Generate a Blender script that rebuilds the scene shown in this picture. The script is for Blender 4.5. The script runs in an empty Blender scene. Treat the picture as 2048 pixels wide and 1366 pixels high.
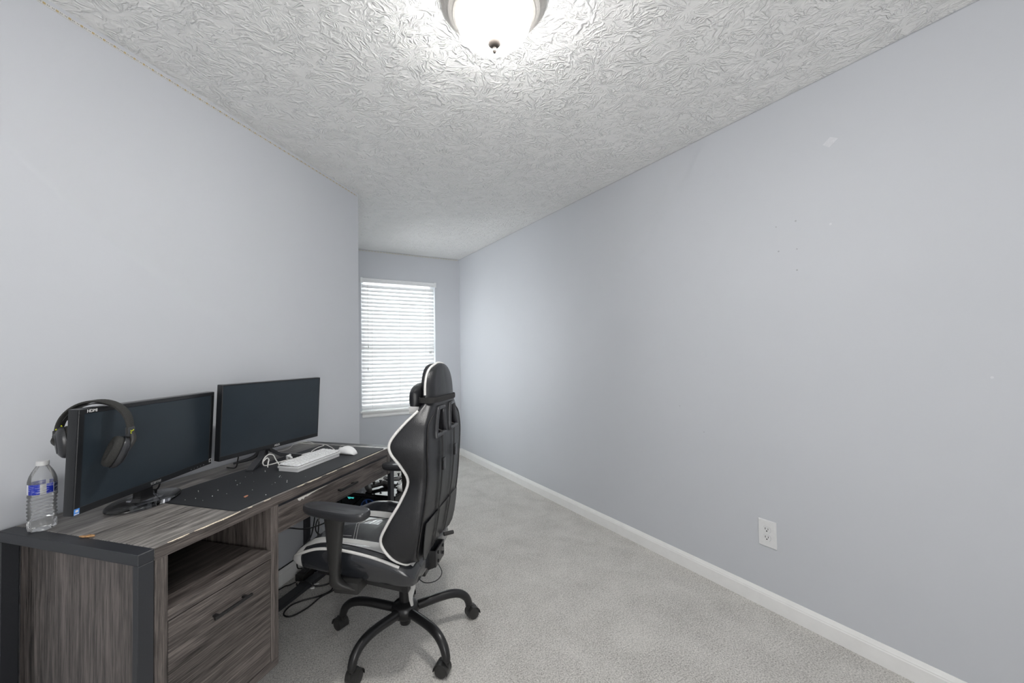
import bpy, bmesh, math, random
import numpy as np
from mathutils import Matrix, Vector

random.seed(7)
scene = bpy.context.scene
PI = math.pi

# ------------------------------------------------------------------ camera
CAM_H, F_PX, CX, CY = 1.2506, 823.32, 982.64, 690.15
YAW, PITCH, ROLL = 0.5029, 0.0216, -0.0134
cy_, sy_ = math.cos(YAW), math.sin(YAW)
cp_, sp_ = math.cos(PITCH), math.sin(PITCH)
fw_ = Vector((sy_ * cp_, cy_ * cp_, sp_))
rt_ = Vector((cy_, -sy_, 0))
up_ = rt_.cross(fw_)
r2_ = rt_ * math.cos(ROLL) + up_ * math.sin(ROLL)
u2_ = -rt_ * math.sin(ROLL) + up_ * math.cos(ROLL)
cam_data = bpy.data.cameras.new('camera')
cam = bpy.data.objects.new('camera', cam_data)
scene.collection.objects.link(cam)
cam.matrix_world = Matrix(((r2_.x, u2_.x, -fw_.x, 0), (r2_.y, u2_.y, -fw_.y, 0), (r2_.z, u2_.z, -fw_.z, CAM_H), (0, 0, 0, 1)))
cam_data.sensor_fit = 'HORIZONTAL'
cam_data.sensor_width = 36.0
cam_data.lens = F_PX * 36.0 / 2048.0
cam_data.shift_x = (1024 - CX) / 2048.0
cam_data.shift_y = (CY - 683) / 2048.0
cam_data.clip_start = 0.02
cam_data.clip_end = 100
scene.camera = cam

# ------------------------------------------------------------------ view, world, lights
scene.view_settings.view_transform = 'Standard'
scene.view_settings.look = 'None'
scene.view_settings.gamma = 1.0
scene.view_settings.use_curve_mapping = False
scene.view_settings.exposure = 0.97
GLOBE_STRENGTH = 70.0
SKY_STRENGTH = 7.2
FILL_POWER = 8.0
FRONT_FILL_POWER = 19.0

world = bpy.data.worlds.new('overcast_sky')
scene.world = world
world.use_nodes = True
wbg = world.node_tree.nodes['Background']
wbg.inputs['Color'].default_value = (0.975, 0.99, 0.985, 1)
wbg.inputs['Strength'].default_value = SKY_STRENGTH


def area_light(name, loc, direction, sx, sy, power, color, portal=False):
    ld = bpy.data.lights.new(name, 'AREA')
    ld.shape = 'RECTANGLE'
    ld.size, ld.size_y = sx, sy
    ld.energy = power
    ld.color = color
    ob = bpy.data.objects.new(name, ld)
    scene.collection.objects.link(ob)
    ob.location = loc
    ob.rotation_euler = Vector(direction).to_track_quat('-Z', 'Y').to_euler()
    if portal:
        ld.cycles.is_portal = True
    return ob


# daylight entering through the window opening; fill lights added behind the camera
area_light('window_portal', (1.377, 4.835, 1.365), (0, -1, 0), 0.87, 1.49, 1, (1, 1, 1), portal=True)
area_light('added_window_portal', (0.47, 3.95, 1.40), (1, 0, 0), 1.28, 0.88, 1, (1, 1, 1), portal=True)  # portal of the added side window
area_light('front_fill', (0.0, -1.36, 1.15), (0.18, 1, 0.0), 1.3, 2.0, FRONT_FILL_POWER, (1.0, 0.99, 0.97))  # added frontal fill, no doorway is built here
area_light('bounce_fill', (-0.35, -0.75, 1.10), (0.10, 0.40, 0.92), 1.2, 0.8, FILL_POWER, (1.0, 0.985, 0.96))  # added fill aimed up, like a flash bounced off the ceiling

# ------------------------------------------------------------------ geometry of the room
ROOM_H = 2.44
XR = 2.142          # right wall
YB = 4.703          # back wall
NL = -1.764         # 45 degree left wall: n = NL
S2 = math.sqrt(0.5)


def sn(s, n, z=0.0):
    """point from the angled frame: s along the left wall (away from the camera), n outwards from it"""
    return (S2 * (s + n), S2 * (s - n), z)


DESK_O = sn(0.77, -1.175)


def dk(x, y, z=0.0):
    """desk coordinates (x along the desk, y towards the wall) to the room"""
    return sn(0.77 + x, -1.175 - y, z)


# ------------------------------------------------------------------ node helpers
class NT:
    def __init__(self, name):
        self.m = bpy.data.materials.new(name)
        self.m.use_nodes = True
        self.t = self.m.node_tree
        self.t.nodes.clear()
        self.out = self.t.nodes.new('ShaderNodeOutputMaterial')

    def n(self, typ, ins=None, **props):
        nd = self.t.nodes.new(typ)
        for k, v in props.items():
            setattr(nd, k, v)
        for k, v in (ins or {}).items():
            self.set(nd, k, v)
        return nd

    def set(self, nd, k, v):
        s = nd.inputs[k]
        if isinstance(v, bpy.types.NodeSocket):
            self.t.links.new(v, s)
        elif isinstance(v, bpy.types.Node):
            self.t.links.new(v.outputs[0], s)
        else:
            s.default_value = v

    def math(self, op, a, b=0.0, c=None, clamp=False):
        nd = self.n('ShaderNodeMath', operation=op)
        nd.use_clamp = clamp
        self.set(nd, 0, a)
        self.set(nd, 1, b)
        if c is not None:
            self.set(nd, 2, c)
        return nd.outputs[0]

    def ramp(self, fac, stops):
        nd = self.n('ShaderNodeValToRGB')
        el = nd.color_ramp.elements
        while len(el) > 1:
            el.remove(el[-1])
        el[0].position, el[0].color = stops[0][0], stops[0][1]
        for p, c in stops[1:]:
            e = el.new(p)
            e.color = c
        self.set(nd, 'Fac', fac)
        return nd.outputs['Color']

    def coords(self, scale=(1, 1, 1), kind='Object', loc=(0, 0, 0)):
        tc = self.n('ShaderNodeTexCoord')
        mp = self.n('ShaderNodeMapping')
        self.t.links.new(tc.outputs[kind], mp.inputs['Vector'])
        mp.inputs['Scale'].default_value = scale
        mp.inputs['Location'].default_value = loc
        return mp.outputs[0]

    def noise(self, vec, scale=5.0, detail=2.0, rough=0.5, dist=0.0):
        return self.n('ShaderNodeTexNoise', {'Vector': vec, 'Scale': scale, 'Detail': detail, 'Roughness': rough, 'Distortion': dist}).outputs['Fac']

    def bump(self, h, strength=0.2, dist=0.01):
        return self.n('ShaderNodeBump', {'Height': h, 'Strength': strength, 'Distance': dist}).outputs[0]

    def pbr(self, **k):
        nd = self.n('ShaderNodeBsdfPrincipled')
        for key, v in k.items():
            self.set(nd, {'color': 'Base Color', 'rough': 'Roughness', 'metal': 'Metallic', 'normal': 'Normal', 'spec': 'Specular IOR Level',
                          'trans': 'Transmission Weight', 'ior': 'IOR', 'emis': 'Emission Color', 'estr': 'Emission Strength', 'alpha': 'Alpha',
                          'coat': 'Coat Weight', 'sheen': 'Sheen Weight'}[key], v)
        return nd.outputs[0]

    def done(self, sh):
        self.t.links.new(sh, self.out.inputs['Surface'])
        return self.m


def c4(r, g=None, b=None):
    return (r, r if g is None else g, r if b is None else b, 1.0)


def simple(name, col, rough=0.5, metal=0.0, spec=0.5, nscale=60.0, nstr=0.0, var=0.06, coat=0.0):
    """plain coloured material with a faint procedural mottling and optional fine relief"""
    g = NT(name)
    v = g.coords()
    f = g.noise(v, nscale, 3.0)
    lo = tuple(max(0, x * (1 - var)) for x in col[:3]) + (1,)
    hi = tuple(min(1, x * (1 + var)) for x in col[:3]) + (1,)
    colr = g.ramp(f, [(0.3, lo), (0.7, hi)])
    kw = dict(color=colr, rough=rough, metal=metal, spec=spec)
    if coat:
        kw['coat'] = coat
    if nstr:
        kw['normal'] = g.bump(f, nstr, 0.002)
    return g.done(g.pbr(**kw))


def wood(name, axis, dark=(0.013, 0.011, 0.0102), light=(0.185, 0.160, 0.148), rough=0.42):
    """dark grey-brown oak laminate, grain along the axis"""
    g = NT(name)
    sc = [34.0, 34.0, 34.0]
    sc[axis] = 1.6
    v = g.coords(tuple(sc))
    warp = g.noise(g.coords((3, 3, 3)), 1.0, 2.0)
    va = g.n('ShaderNodeVectorMath', operation='ADD')
    g.set(va, 0, v)
    wv = g.n('ShaderNodeCombineXYZ', {'X': g.math('MULTIPLY', warp, 1.4), 'Y': g.math('MULTIPLY', warp, 1.4), 'Z': g.math('MULTIPLY', warp, 1.4)})
    g.set(va, 1, wv.outputs[0])
    f1 = g.noise(va.outputs[0], 1.6, 5.0, 0.62)
    sc2 = [170.0, 170.0, 170.0]
    sc2[axis] = 6.0
    f2 = g.noise(g.coords(tuple(sc2)), 1.5, 4.0, 0.65)
    sc3 = [4.0, 4.0, 4.0]
    sc3[axis] = 0.8
    f3 = g.noise(g.coords(tuple(sc3)), 1.0, 2.0)
    s = g.math('ADD', g.math('MULTIPLY', f1, 0.40), g.math('ADD', g.math('MULTIPLY', f2, 0.58), g.math('MULTIPLY', f3, 0.24)))
    mid = tuple((a + b) * 0.42 for a, b in zip(dark, light))
    col = g.ramp(s, [(0.47, dark + (1,)), (0.60, mid + (1,)), (0.74, light + (1,))])
    return g.done(g.pbr(color=col, rough=g.math('MULTIPLY_ADD', f2, 0.2, rough - 0.1), normal=g.bump(s, 0.25, 0.0015), spec=0.45))


def make_wall_paint():
    g = NT('wall_paint_blue_grey')
    v = g.coords()
    big = g.noise(v, 1.3, 3.0)
    col = g.ramp(big, [(0.3, c4(0.560, 0.578, 0.612)), (0.7, c4(0.578, 0.595, 0.630))])
    fine = g.noise(v, 210.0, 2.0)
    return g.done(g.pbr(color=col, rough=0.55, spec=0.35, normal=g.bump(fine, 0.05, 0.002)))


def make_ceiling():
    g = NT('ceiling_stomp_texture')
    base = g.coords()

    def layer(scale, seed, freq):
        tc = g.coords((scale, scale, 0.0), loc=(seed, seed * 0.7, 0))
        nz = g.n('ShaderNodeTexNoise', {'Vector': tc, 'Scale': 2.2, 'Detail': 2.0})
        off = g.n('ShaderNodeVectorMath', operation='MULTIPLY_ADD')
        g.set(off, 0, nz.outputs['Color'])
        off.inputs[1].default_value = (0.42, 0.42, 0)
        g.set(off, 2, tc)
        p = off.outputs[0]
        vo = g.n('ShaderNodeTexVoronoi', {'Vector': p, 'Scale': 1.0}, voronoi_dimensions='2D', feature='F1')
        d = g.n('ShaderNodeVectorMath', operation='SUBTRACT')
        g.set(d, 0, p)
        g.set(d, 1, vo.outputs['Position'])
        sx = g.n('ShaderNodeSeparateXYZ', {0: d.outputs[0]})
        ang = g.math('ARCTAN2', sx.outputs[1], sx.outputs[0])
        rr = vo.outputs['Distance']
        sc = g.n('ShaderNodeSeparateColor', {0: vo.outputs['Color']})
        cx = g.n('ShaderNodeCombineXYZ', {'X': g.math('MULTIPLY', ang, freq), 'Y': g.math('MULTIPLY', rr, 2.0), 'Z': g.math('MULTIPLY', sc.outputs[0], 37.0)})
        nn = g.noise(cx.outputs[0], 1.0, 1.5, 0.5, 0.2)
        ridge = g.math('ABSOLUTE', g.math('SUBTRACT', nn, 0.5))
        ridge = g.math('SUBTRACT', 1.0, g.math('MULTIPLY', ridge, 11.0), clamp=True)
        keep = g.n('ShaderNodeMapRange', {'Value': g.noise(tc, 1.7, 2.0), 'From Min': 0.34, 'From Max': 0.50})
        core = g.n('ShaderNodeMapRange', {'Value': rr, 'From Min': 0.10, 'From Max': 0.26})
        fan = g.n('ShaderNodeMapRange', {'Value': g.noise(g.n('ShaderNodeCombineXYZ', {'X': g.math('MULTIPLY', ang, 0.7), 'Y': g.math('MULTIPLY', sc.outputs[1], 50.0)}).outputs[0], 1.0, 1.0), 'From Min': 0.40, 'From Max': 0.52})
        m2 = g.math('MULTIPLY', core.outputs[0], fan.outputs[0])
        return g.math('MULTIPLY', ridge, g.math('MULTIPLY', keep.outputs[0], m2))

    a = layer(5.2, 0.0, 3.6)
    b = layer(7.0, 4.3, 2.9)
    h = g.math('MAXIMUM', g.math('MAXIMUM', a, b), g.math('MULTIPLY', layer(10.5, 9.1, 2.4), 0.7))
    fine = g.noise(base, 260.0, 2.0)
    h = g.math('ADD', h, g.math('MULTIPLY', fine, 0.12))
    return g.done(g.pbr(color=c4(0.89, 0.89, 0.88), rough=0.6, spec=0.4, normal=g.bump(h, 0.68, 0.009)))


def make_carpet():
    g = NT('carpet_grey_beige')
    v = g.coords()
    fine = g.noise(v, 165.0, 5.0, 0.75)
    mid = g.noise(v, 60.0, 3.0, 0.6)
    big = g.noise(v, 5.0, 4.0, 0.65, 0.4)
    s = g.math('ADD', g.math('MULTIPLY', fine, 0.85), g.math('ADD', g.math('MULTIPLY', mid, 0.10), g.math('MULTIPLY', big, 0.15)))
    col = g.ramp(s, [(0.42, c4(0.27, 0.258, 0.240)), (0.54, c4(0.60, 0.580, 0.550)), (0.66, c4(0.84, 0.815, 0.78))])
    h = g.math('ADD', fine, g.math('MULTIPLY', mid, 0.5))
    return g.done(g.pbr(color=col, rough=0.95, spec=0.1, sheen=0.15, normal=g.bump(h, 0.7, 0.006)))


def make_leather(name, col, rough=0.33, coat=0.0):
    g = NT(name)
    v = g.coords()
    vo = g.n('ShaderNodeTexVoronoi', {'Vector': v, 'Scale': 420.0})
    crease = g.noise(v, 9.0, 3.0, 0.5, 0.8)
    h = g.math('ADD', g.math('MULTIPLY', vo.outputs['Distance'], 0.25), g.math('MULTIPLY', crease, 1.4))
    lo = tuple(x * 0.85 for x in col[:3]) + (1,)
    c = g.ramp(crease, [(0.3, lo), (0.7, col)])
    return g.done(g.pbr(color=c, rough=rough, spec=0.5, coat=coat, normal=g.bump(h, 0.22 - 0.14 * coat, 0.006)))


def make_glass_pane():
    g = NT('clear_window_glass')
    fr = g.n('ShaderNodeFresnel', {'IOR': 1.35})
    tr = g.n('ShaderNodeBsdfTransparent', {'Color': c4(0.93, 0.95, 0.95)})
    gl = g.n('ShaderNodeBsdfGlossy', {'Color': c4(0.9), 'Roughness': 0.02})
    mx = g.n('ShaderNodeMixShader', {0: fr.outputs[0], 1: tr.outputs[0], 2: gl.outputs[0]})
    return g.done(mx.outputs[0])


def make_tinted_glass(name, tint, ior=1.45, rough=0.03):
    g = NT(name)
    fr = g.n('ShaderNodeFresnel', {'IOR': ior})
    tr = g.n('ShaderNodeBsdfTransparent', {'Color': tint})
    gl = g.n('ShaderNodeBsdfGlossy', {'Color': c4(0.95), 'Roughness': rough})
    mx = g.n('ShaderNodeMixShader', {0: fr.outputs[0], 1: tr.outputs[0], 2: gl.outputs[0]})
    return g.done(mx.outputs[0])


def make_pet():
    g = NT('clear_bottle_plastic')
    fr = g.n('ShaderNodeFresnel', {'IOR': 1.38})
    tr = g.n('ShaderNodeBsdfTransparent', {'Color': c4(0.965, 0.97, 0.975)})
    gl = g.n('ShaderNodeBsdfGlossy', {'Color': c4(1.0), 'Roughness': 0.10})
    df = g.n('ShaderNodeBsdfTranslucent', {'Color': c4(0.93, 0.94, 0.95)})
    d2 = g.n('ShaderNodeBsdfDiffuse', {'Color': c4(0.93, 0.94, 0.95)})
    dm = g.n('ShaderNodeMixShader', {0: 0.5, 1: df.outputs[0], 2: d2.outputs[0]})
    milky = g.n('ShaderNodeMixShader', {0: 0.20, 1: tr.outputs[0], 2: dm.outputs[0]})
    mx = g.n('ShaderNodeMixShader', {0: fr.outputs[0], 1: milky.outputs[0], 2: gl.outputs[0]})
    return g.done(mx.outputs[0])


def make_slat():
    g = NT('white_blind_slat')
    f = g.noise(g.coords((2, 30, 30)), 4.0, 2.0)
    col = g.ramp(f, [(0.3, c4(0.86, 0.87, 0.88)), (0.7, c4(0.90, 0.905, 0.91))])
    p = g.pbr(color=col, rough=0.4, spec=0.4)
    t = g.n('ShaderNodeBsdfTranslucent', {'Color': col})
    mx = g.n('ShaderNodeMixShader', {0: 0.05, 1: p, 2: t.outputs[0]})
    return g.done(mx.outputs[0])


def make_emit(name, col, strength):
    g = NT(name)
    e = g.n('ShaderNodeEmission', {'Color': col, 'Strength': strength})
    return g.done(e.outputs[0])


def make_label():
    """bottle label: blue panels, a pale text panel and a dark panel round the bottle"""
    g = NT('bottle_label_print')
    tc = g.n('ShaderNodeTexCoord')
    sx = g.n('ShaderNodeSeparateXYZ', {0: tc.outputs['Object']})
    ang = g.math('ARCTAN2', sx.outputs[1], sx.outputs[0])
    a = g.math('MULTIPLY_ADD', ang, 1 / (2 * PI), 0.5)
    blue, white, grey, dark = c4(0.015, 0.035, 0.42), c4(0.80), c4(0.42, 0.43, 0.42), c4(0.015, 0.025, 0.08)
    nd = g.n('ShaderNodeValToRGB')
    nd.color_ramp.interpolation = 'CONSTANT'
    el = nd.color_ramp.elements
    stops = [(0.0, white), (0.006, blue), (0.151, grey), (0.216, blue), (0.300, white), (0.308, dark), (0.44, blue), (0.60, white), (0.64, blue), (0.95, white)]
    el[0].position, el[0].color = stops[0]
    el[1].position, el[1].color = stops[1]
    for p, c in stops[2:]:
        e = el.new(p)
        e.color = c
    g.set(nd, 'Fac', a)
    lines = g.noise(g.coords((70, 70, 330)), 1.0, 1.0)
    ink = g.n('ShaderNodeMapRange', {'Value': lines, 'From Min': 0.54, 'From Max': 0.60})
    mx = g.n('ShaderNodeMix', data_type='RGBA')
    g.set(mx, 0, g.math('MULTIPLY', ink.outputs[0], 0.38))
    g.set(mx, 6, nd.outputs[0])
    mx.inputs[7].default_value = c4(0.75, 0.78, 0.9)
    return g.done(g.pbr(color=mx.outputs[2], rough=0.35))


M = {}
M['wall'] = make_wall_paint()
M['ceiling'] = make_ceiling()
M['carpet'] = make_carpet()
M['trim'] = simple('white_trim_paint', c4(0.84, 0.84, 0.83), 0.35, nscale=20, var=0.02)
M['wood_x'] = wood('grey_oak_grain_along', 0)
M['wood_top_glare'] = wood('grey_oak_top_with_glare', 0, dark=(0.046, 0.043, 0.041), light=(0.44, 0.415, 0.392), rough=0.36)  # lighter copy of the oak, glare painted into its colour
M['wood_z'] = wood('grey_oak_grain_upright', 2)
M['frame'] = simple('charcoal_powder_coat', c4(0.026, 0.028, 0.033), 0.42, nscale=300, nstr=0.04)
M['black_metal'] = simple('black_painted_steel', c4(0.012, 0.012, 0.013), 0.30, nscale=200, nstr=0.03)
M['leather'] = make_leather('black_leatherette', c4(0.0145, 0.015, 0.0175))
M['leather_seat'] = make_leather('glossy_worn_leatherette', c4(0.022, 0.024, 0.029), 0.26, 0.8)
M['leather_white'] = make_leather('white_leatherette', c4(0.66, 0.655, 0.65), 0.45)
M['piping'] = simple('white_piping', c4(0.72, 0.71, 0.69), 0.5, nscale=200)
M['plastic'] = simple('black_plastic', c4(0.024, 0.0235, 0.023), 0.42, nscale=400, nstr=0.05)
M['plastic_soft'] = simple('soft_grey_black_plastic', c4(0.034, 0.035, 0.039), 0.28, nscale=400, nstr=0.05)
M['plastic_glossy'] = simple('glossy_black_plastic', c4(0.010, 0.010, 0.011), 0.12, nscale=50)
M['bezel'] = simple('monitor_bezel_plastic', c4(0.014, 0.015, 0.017), 0.28, nscale=300, nstr=0.03)
M['screen'] = simple('matte_dark_screen', c4(0.021, 0.030, 0.039), 0.36, nscale=10, spec=0.5)
M['fabric'] = simple('charcoal_knit_fabric', c4(0.030, 0.030, 0.028), 0.9, nscale=500, nstr=0.4, var=0.4)
M['webbing'] = simple('black_webbing', c4(0.018, 0.017, 0.017), 0.8, nscale=500, nstr=0.4)
M['white_plastic'] = simple('white_plastic', c4(0.74, 0.745, 0.75), 0.35, nscale=100, var=0.02)
M['keycap'] = simple('white_keycap', c4(0.80, 0.81, 0.82), 0.5, nscale=100, var=0.02)
M['grey_plastic'] = simple('pale_grey_plastic', c4(0.45, 0.45, 0.44), 0.4)
M['mid_grey'] = simple('mid_grey_plastic', c4(0.16), 0.25)
M['slot'] = simple('dark_slot', c4(0.03), 0.6)
M['nickel'] = simple('brushed_nickel', c4(0.66, 0.63, 0.59), 0.32, metal=0.55, nscale=150, nstr=0.05)
M['finial'] = simple('dark_brushed_nickel', c4(0.060, 0.052, 0.047), 0.50, spec=0.2)
M['steel'] = simple('bright_steel', c4(0.62), 0.25, metal=1.0)
def make_globe():
    """opal bowl lit from a lamp low inside it: the underside is the brightest, the rim dimmer"""
    g = NT('glowing_opal_glass')
    sx = g.n('ShaderNodeSeparateXYZ', {0: g.coords()})
    f = g.n('ShaderNodeMapRange', {'Value': sx.outputs[2], 'From Min': -0.045, 'From Max': -0.131, 'To Min': 0.22, 'To Max': 1.0})
    e = g.n('ShaderNodeEmission', {'Color': c4(1.0, 0.985, 0.96), 'Strength': g.math('MULTIPLY', g.math('POWER', f.outputs[0], 2.0), GLOBE_STRENGTH)})
    return g.done(e.outputs[0])


M['globe'] = make_globe()
M['slat'] = make_slat()
M['glass'] = make_glass_pane()
M['dimmed_glass'] = make_tinted_glass('dimmed_window_glass', c4(0.69, 0.695, 0.70), 1.45, 0.02)  # tint sets how much light the added side window lets in
M['vinyl'] = simple('white_vinyl', c4(0.80, 0.81, 0.82), 0.3, var=0.02)
M['led_tape'] = simple('white_led_tape', c4(0.62, 0.62, 0.60), 0.4)
M['led_chip'] = simple('amber_led_chip', c4(0.46, 0.35, 0.17), 0.35)
M['led_part'] = simple('grey_tape_component', c4(0.10, 0.10, 0.09), 0.5)
M['mat'] = simple('black_cloth_desk_mat', c4(0.022, 0.024, 0.028), 0.62, nscale=700, nstr=0.35, var=0.35, spec=0.5)
M['rubber'] = simple('black_rubber', c4(0.012), 0.75)
M['cable'] = simple('black_cable_jacket', c4(0.012, 0.012, 0.013), 0.4)
M['white_cable'] = simple('white_cable_jacket', c4(0.70, 0.69, 0.67), 0.45)
M['pet'] = make_pet()
M['cap'] = simple('white_bottle_cap', c4(0.72, 0.72, 0.72), 0.4)
M['label'] = make_label()
M['smoke_glass'] = make_tinted_glass('smoked_clear_glass', c4(0.80, 0.81, 0.84), 1.55, 0.03)
M['pc_glass'] = make_tinted_glass('dark_tempered_glass', c4(0.30, 0.32, 0.34), 1.5, 0.02)
M['yellow'] = simple('lime_yellow_elastic', c4(0.55, 0.60, 0.02), 0.6)
M['worn'] = simple('worn_bare_chipboard', c4(0.82, 0.69, 0.56), 0.8, nscale=200, var=0.3)
M['worn_white'] = simple('torn_laminate_core', c4(0.62, 0.60, 0.57), 0.8, nscale=200, var=0.2)
M['crumb'] = simple('tan_paper_scrap', c4(0.42, 0.24, 0.11), 0.8, nscale=200, var=0.4)
M['crumb_red'] = simple('orange_brown_scrap', c4(0.45, 0.20, 0.12), 0.8, nscale=200, var=0.4)
M['lint'] = simple('white_lint', c4(0.8), 0.9)
M['print_white'] = simple('white_print', c4(0.75), 0.5)
M['print_grey'] = simple('grey_print', c4(0.30), 0.35)
M['sticker_blue'] = simple('blue_sticker', c4(0.08, 0.28, 0.75), 0.4)
M['spackle'] = simple('pale_wall_patch', c4(0.66, 0.67, 0.70), 0.7)
M['dent_and_shade'] = simple('grey_dent_and_gap_shade', c4(0.40, 0.41, 0.44), 0.8)  # grey for wall dents and for shade drawn into gaps
M['teal_light'] = make_emit('teal_light', c4(0.12, 0.9, 0.75), 3.0)
M['magenta_light'] = make_emit('magenta_light', c4(0.75, 0.15, 0.9), 2.5)
M['blue_light'] = make_emit('blue_light', c4(0.10, 0.25, 0.8), 0.35)
M['pcb'] = simple('dark_circuit_board', c4(0.015, 0.03, 0.04), 0.5)


# ------------------------------------------------------------------ mesh helpers
def join(bm, tmp, mat=None):
    if mat is not None:
        bmesh.ops.transform(tmp, matrix=mat, verts=tmp.verts)
    me = bpy.data.meshes.new('tmp')
    tmp.to_mesh(me)
    tmp.free()
    bm.from_mesh(me)
    bpy.data.meshes.remove(me)
    return bm


def box(bm, lo, hi, bev=0.0, seg=2, mat=None):
    t = bmesh.new()
    bmesh.ops.create_cube(t, size=1.0)
    c = [(a + b) / 2 for a, b in zip(lo, hi)]
    d = [abs(b - a) for a, b in zip(lo, hi)]
    bmesh.ops.transform(t, matrix=Matrix.Translation(c) @ Matrix.Diagonal((d[0], d[1], d[2], 1)), verts=t.verts)
    if bev > 0:
        bmesh.ops.bevel(t, geom=list(t.edges), offset=min(bev, min(d) * 0.45), segments=seg, profile=0.7, affect='EDGES')
    return join(bm, t, mat)


def prism(bm, pts, h0, h1, axis=2, bev=0.0, mat=None, seg=2):
    """polygon (2D) extruded along an axis"""
    t = bmesh.new()

    def P(a, b, h):
        return {2: (a, b, h), 1: (a, h, b), 0: (h, a, b)}[axis]
    v0 = [t.verts.new(P(a, b, h0)) for a, b in pts]
    v1 = [t.verts.new(P(a, b, h1)) for a, b in pts]
    n = len(pts)
    t.faces.new(v0)
    t.faces.new(v1[::-1])
    for i in range(n):
        t.faces.new((v0[i], v0[(i + 1) % n], v1[(i + 1) % n], v1[i]))
    bmesh.ops.recalc_face_normals(t, faces=t.faces)
    if bev > 0:
        es = [e for e in t.edges if len(e.link_faces) == 2 and e.calc_face_angle(0) > 0.6]
        bmesh.ops.bevel(t, geom=es, offset=bev, segments=seg, profile=0.7, affect='EDGES')
    return join(bm, t, mat)


def grid(bm, rows, closed_u=True, cap0=True, cap1=True, skip=None, mat=None, closed_v=False):
    t = bmesh.new()
    V = [[t.verts.new(p) for p in r] for r in rows]
    nv, nu = len(V), len(V[0])
    for i in range(nv if closed_v else nv - 1):
        for j in range(nu if closed_u else nu - 1):
            if skip and skip(i, j):
                continue
            a, b = V[i], V[(i + 1) % nv]
            t.faces.new((a[j], a[(j + 1) % nu], b[(j + 1) % nu], b[j]))
    if closed_u and not closed_v:
        if cap0:
            t.faces.new(V[0][::-1])
        if cap1:
            t.faces.new(V[-1])
    bmesh.ops.remove_doubles(t, verts=t.verts, dist=1e-6)
    return join(bm, t, mat)


def lathe(bm, prof, n=32, mat=None, cap0=True, cap1=True):
    rows = []
    for r, z in prof:
        r = max(r, 1e-4)
        rows.append([(r * math.cos(2 * PI * i / n), r * math.sin(2 * PI * i / n), z) for i in range(n)])
    return grid(bm, rows, True, cap0, cap1, mat=mat)


def catmull(P, k, closed=False):
    P = np.asarray(P, float)
    n = len(P)
    out = []
    segs = n if closed else n - 1
    for i in range(segs):
        p0 = P[(i - 1) % n] if closed or i > 0 else 2 * P[0] - P[1]
        p1, p2 = P[i], P[(i + 1) % n]
        p3 = P[(i + 2) % n] if closed or i + 2 < n else 2 * P[-1] - P[-2]
        for j in range(k):
            u = j / k
            out.append(0.5 * ((2 * p1) + (-p0 + p2) * u + (2 * p0 - 5 * p1 + 4 * p2 - p3) * u * u + (-p0 + 3 * p1 - 3 * p2 + p3) * u ** 3))
    if not closed:
        out.append(P[-1])
    return np.array(out)


def tube(bm, pts, r, n=8, closed=False, k=0, sy=1.0, mat=None, ref=None):
    """round (or oval) tube along points; r a number or one per point; k = spline subdivision"""
    P = np.asarray(pts, float)
    R = np.full(len(P), r, float) if np.isscalar(r) else np.asarray(r, float)
    if k:
        Q = catmull(np.c_[P, R], k, closed)
        P, R = Q[:, :3], Q[:, 3]
    m = len(P)
    T = np.zeros_like(P)
    for i in range(m):
        a = P[(i - 1) % m] if closed or i > 0 else P[i]
        b = P[(i + 1) % m] if closed or i < m - 1 else P[i]
        d = b - a
        T[i] = d / (np.linalg.norm(d) + 1e-12)
    up = np.array(ref if ref is not None else ((0, 0, 1) if abs(T[0][2]) < 0.9 else (1, 0, 0)), float)
    rows = []
    for i in range(m):
        up = up - T[i] * (up @ T[i])
        up /= np.linalg.norm(up) + 1e-12
        sd = np.cross(T[i], up)
        rows.append([tuple(P[i] + R[i] * (math.cos(2 * PI * j / n) * sd * sy + math.sin(2 * PI * j / n) * up)) for j in range(n)])
    return grid(bm, rows, True, mat=mat, closed_v=closed)


def cyl(bm, p0, p1, r, n=16, r1=None, bev=0.0):
    p0, p1 = Vector(p0), Vector(p1)
    d = p1 - p0
    L = d.length
    q = d.to_track_quat('Z', 'Y').to_matrix().to_4x4()
    r1 = r if r1 is None else r1
    if bev > 0:
        prof = [(r - bev, 0), (r - bev * 0.3, bev * 0.3), (r, bev), (r1, L - bev), (r1 - bev * 0.3, L - bev * 0.3), (r1 - bev, L)]
    else:
        prof = [(r, 0), (r1, L)]
    return lathe(bm, prof, n, Matrix.Translation(p0) @ q)


def ellipsoid(bm, c, rad, n=24, m=12, mat=None, e=1.0):
    prof = []
    rows = []
    for i in range(m + 1):
        ph = -PI / 2 + PI * i / m
        rr, z = max(math.cos(ph), 1e-3), math.sin(ph)
        row = []
        for j in range(n):
            a = 2 * PI * j / n
            ca, sa = math.cos(a), math.sin(a)
            if e != 1.0:
                ca = math.copysign(abs(ca) ** e, ca)
                sa = math.copysign(abs(sa) ** e, sa)
            row.append((c[0] + rad[0] * rr ** (e if e != 1 else 1) * ca, c[1] + rad[1] * rr ** (e if e != 1 else 1) * sa,
                        c[2] + rad[2] * math.copysign(abs(z) ** e, z)))
        rows.append(row)
    return grid(bm, rows, True, mat=mat)


def mesh_of(bm, name, mat, sharp=32.0):
    bmesh.ops.recalc_face_normals(bm, faces=bm.faces)
    th = math.radians(sharp)
    for f in bm.faces:
        f.smooth = True
    for e in bm.edges:
        if len(e.link_faces) == 2 and e.calc_face_angle(0) > th:
            e.smooth = False
    me = bpy.data.meshes.new(name)
    bm.to_mesh(me)
    bm.free()
    if mat is not None:
        me.materials.append(mat)
    return me


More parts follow.
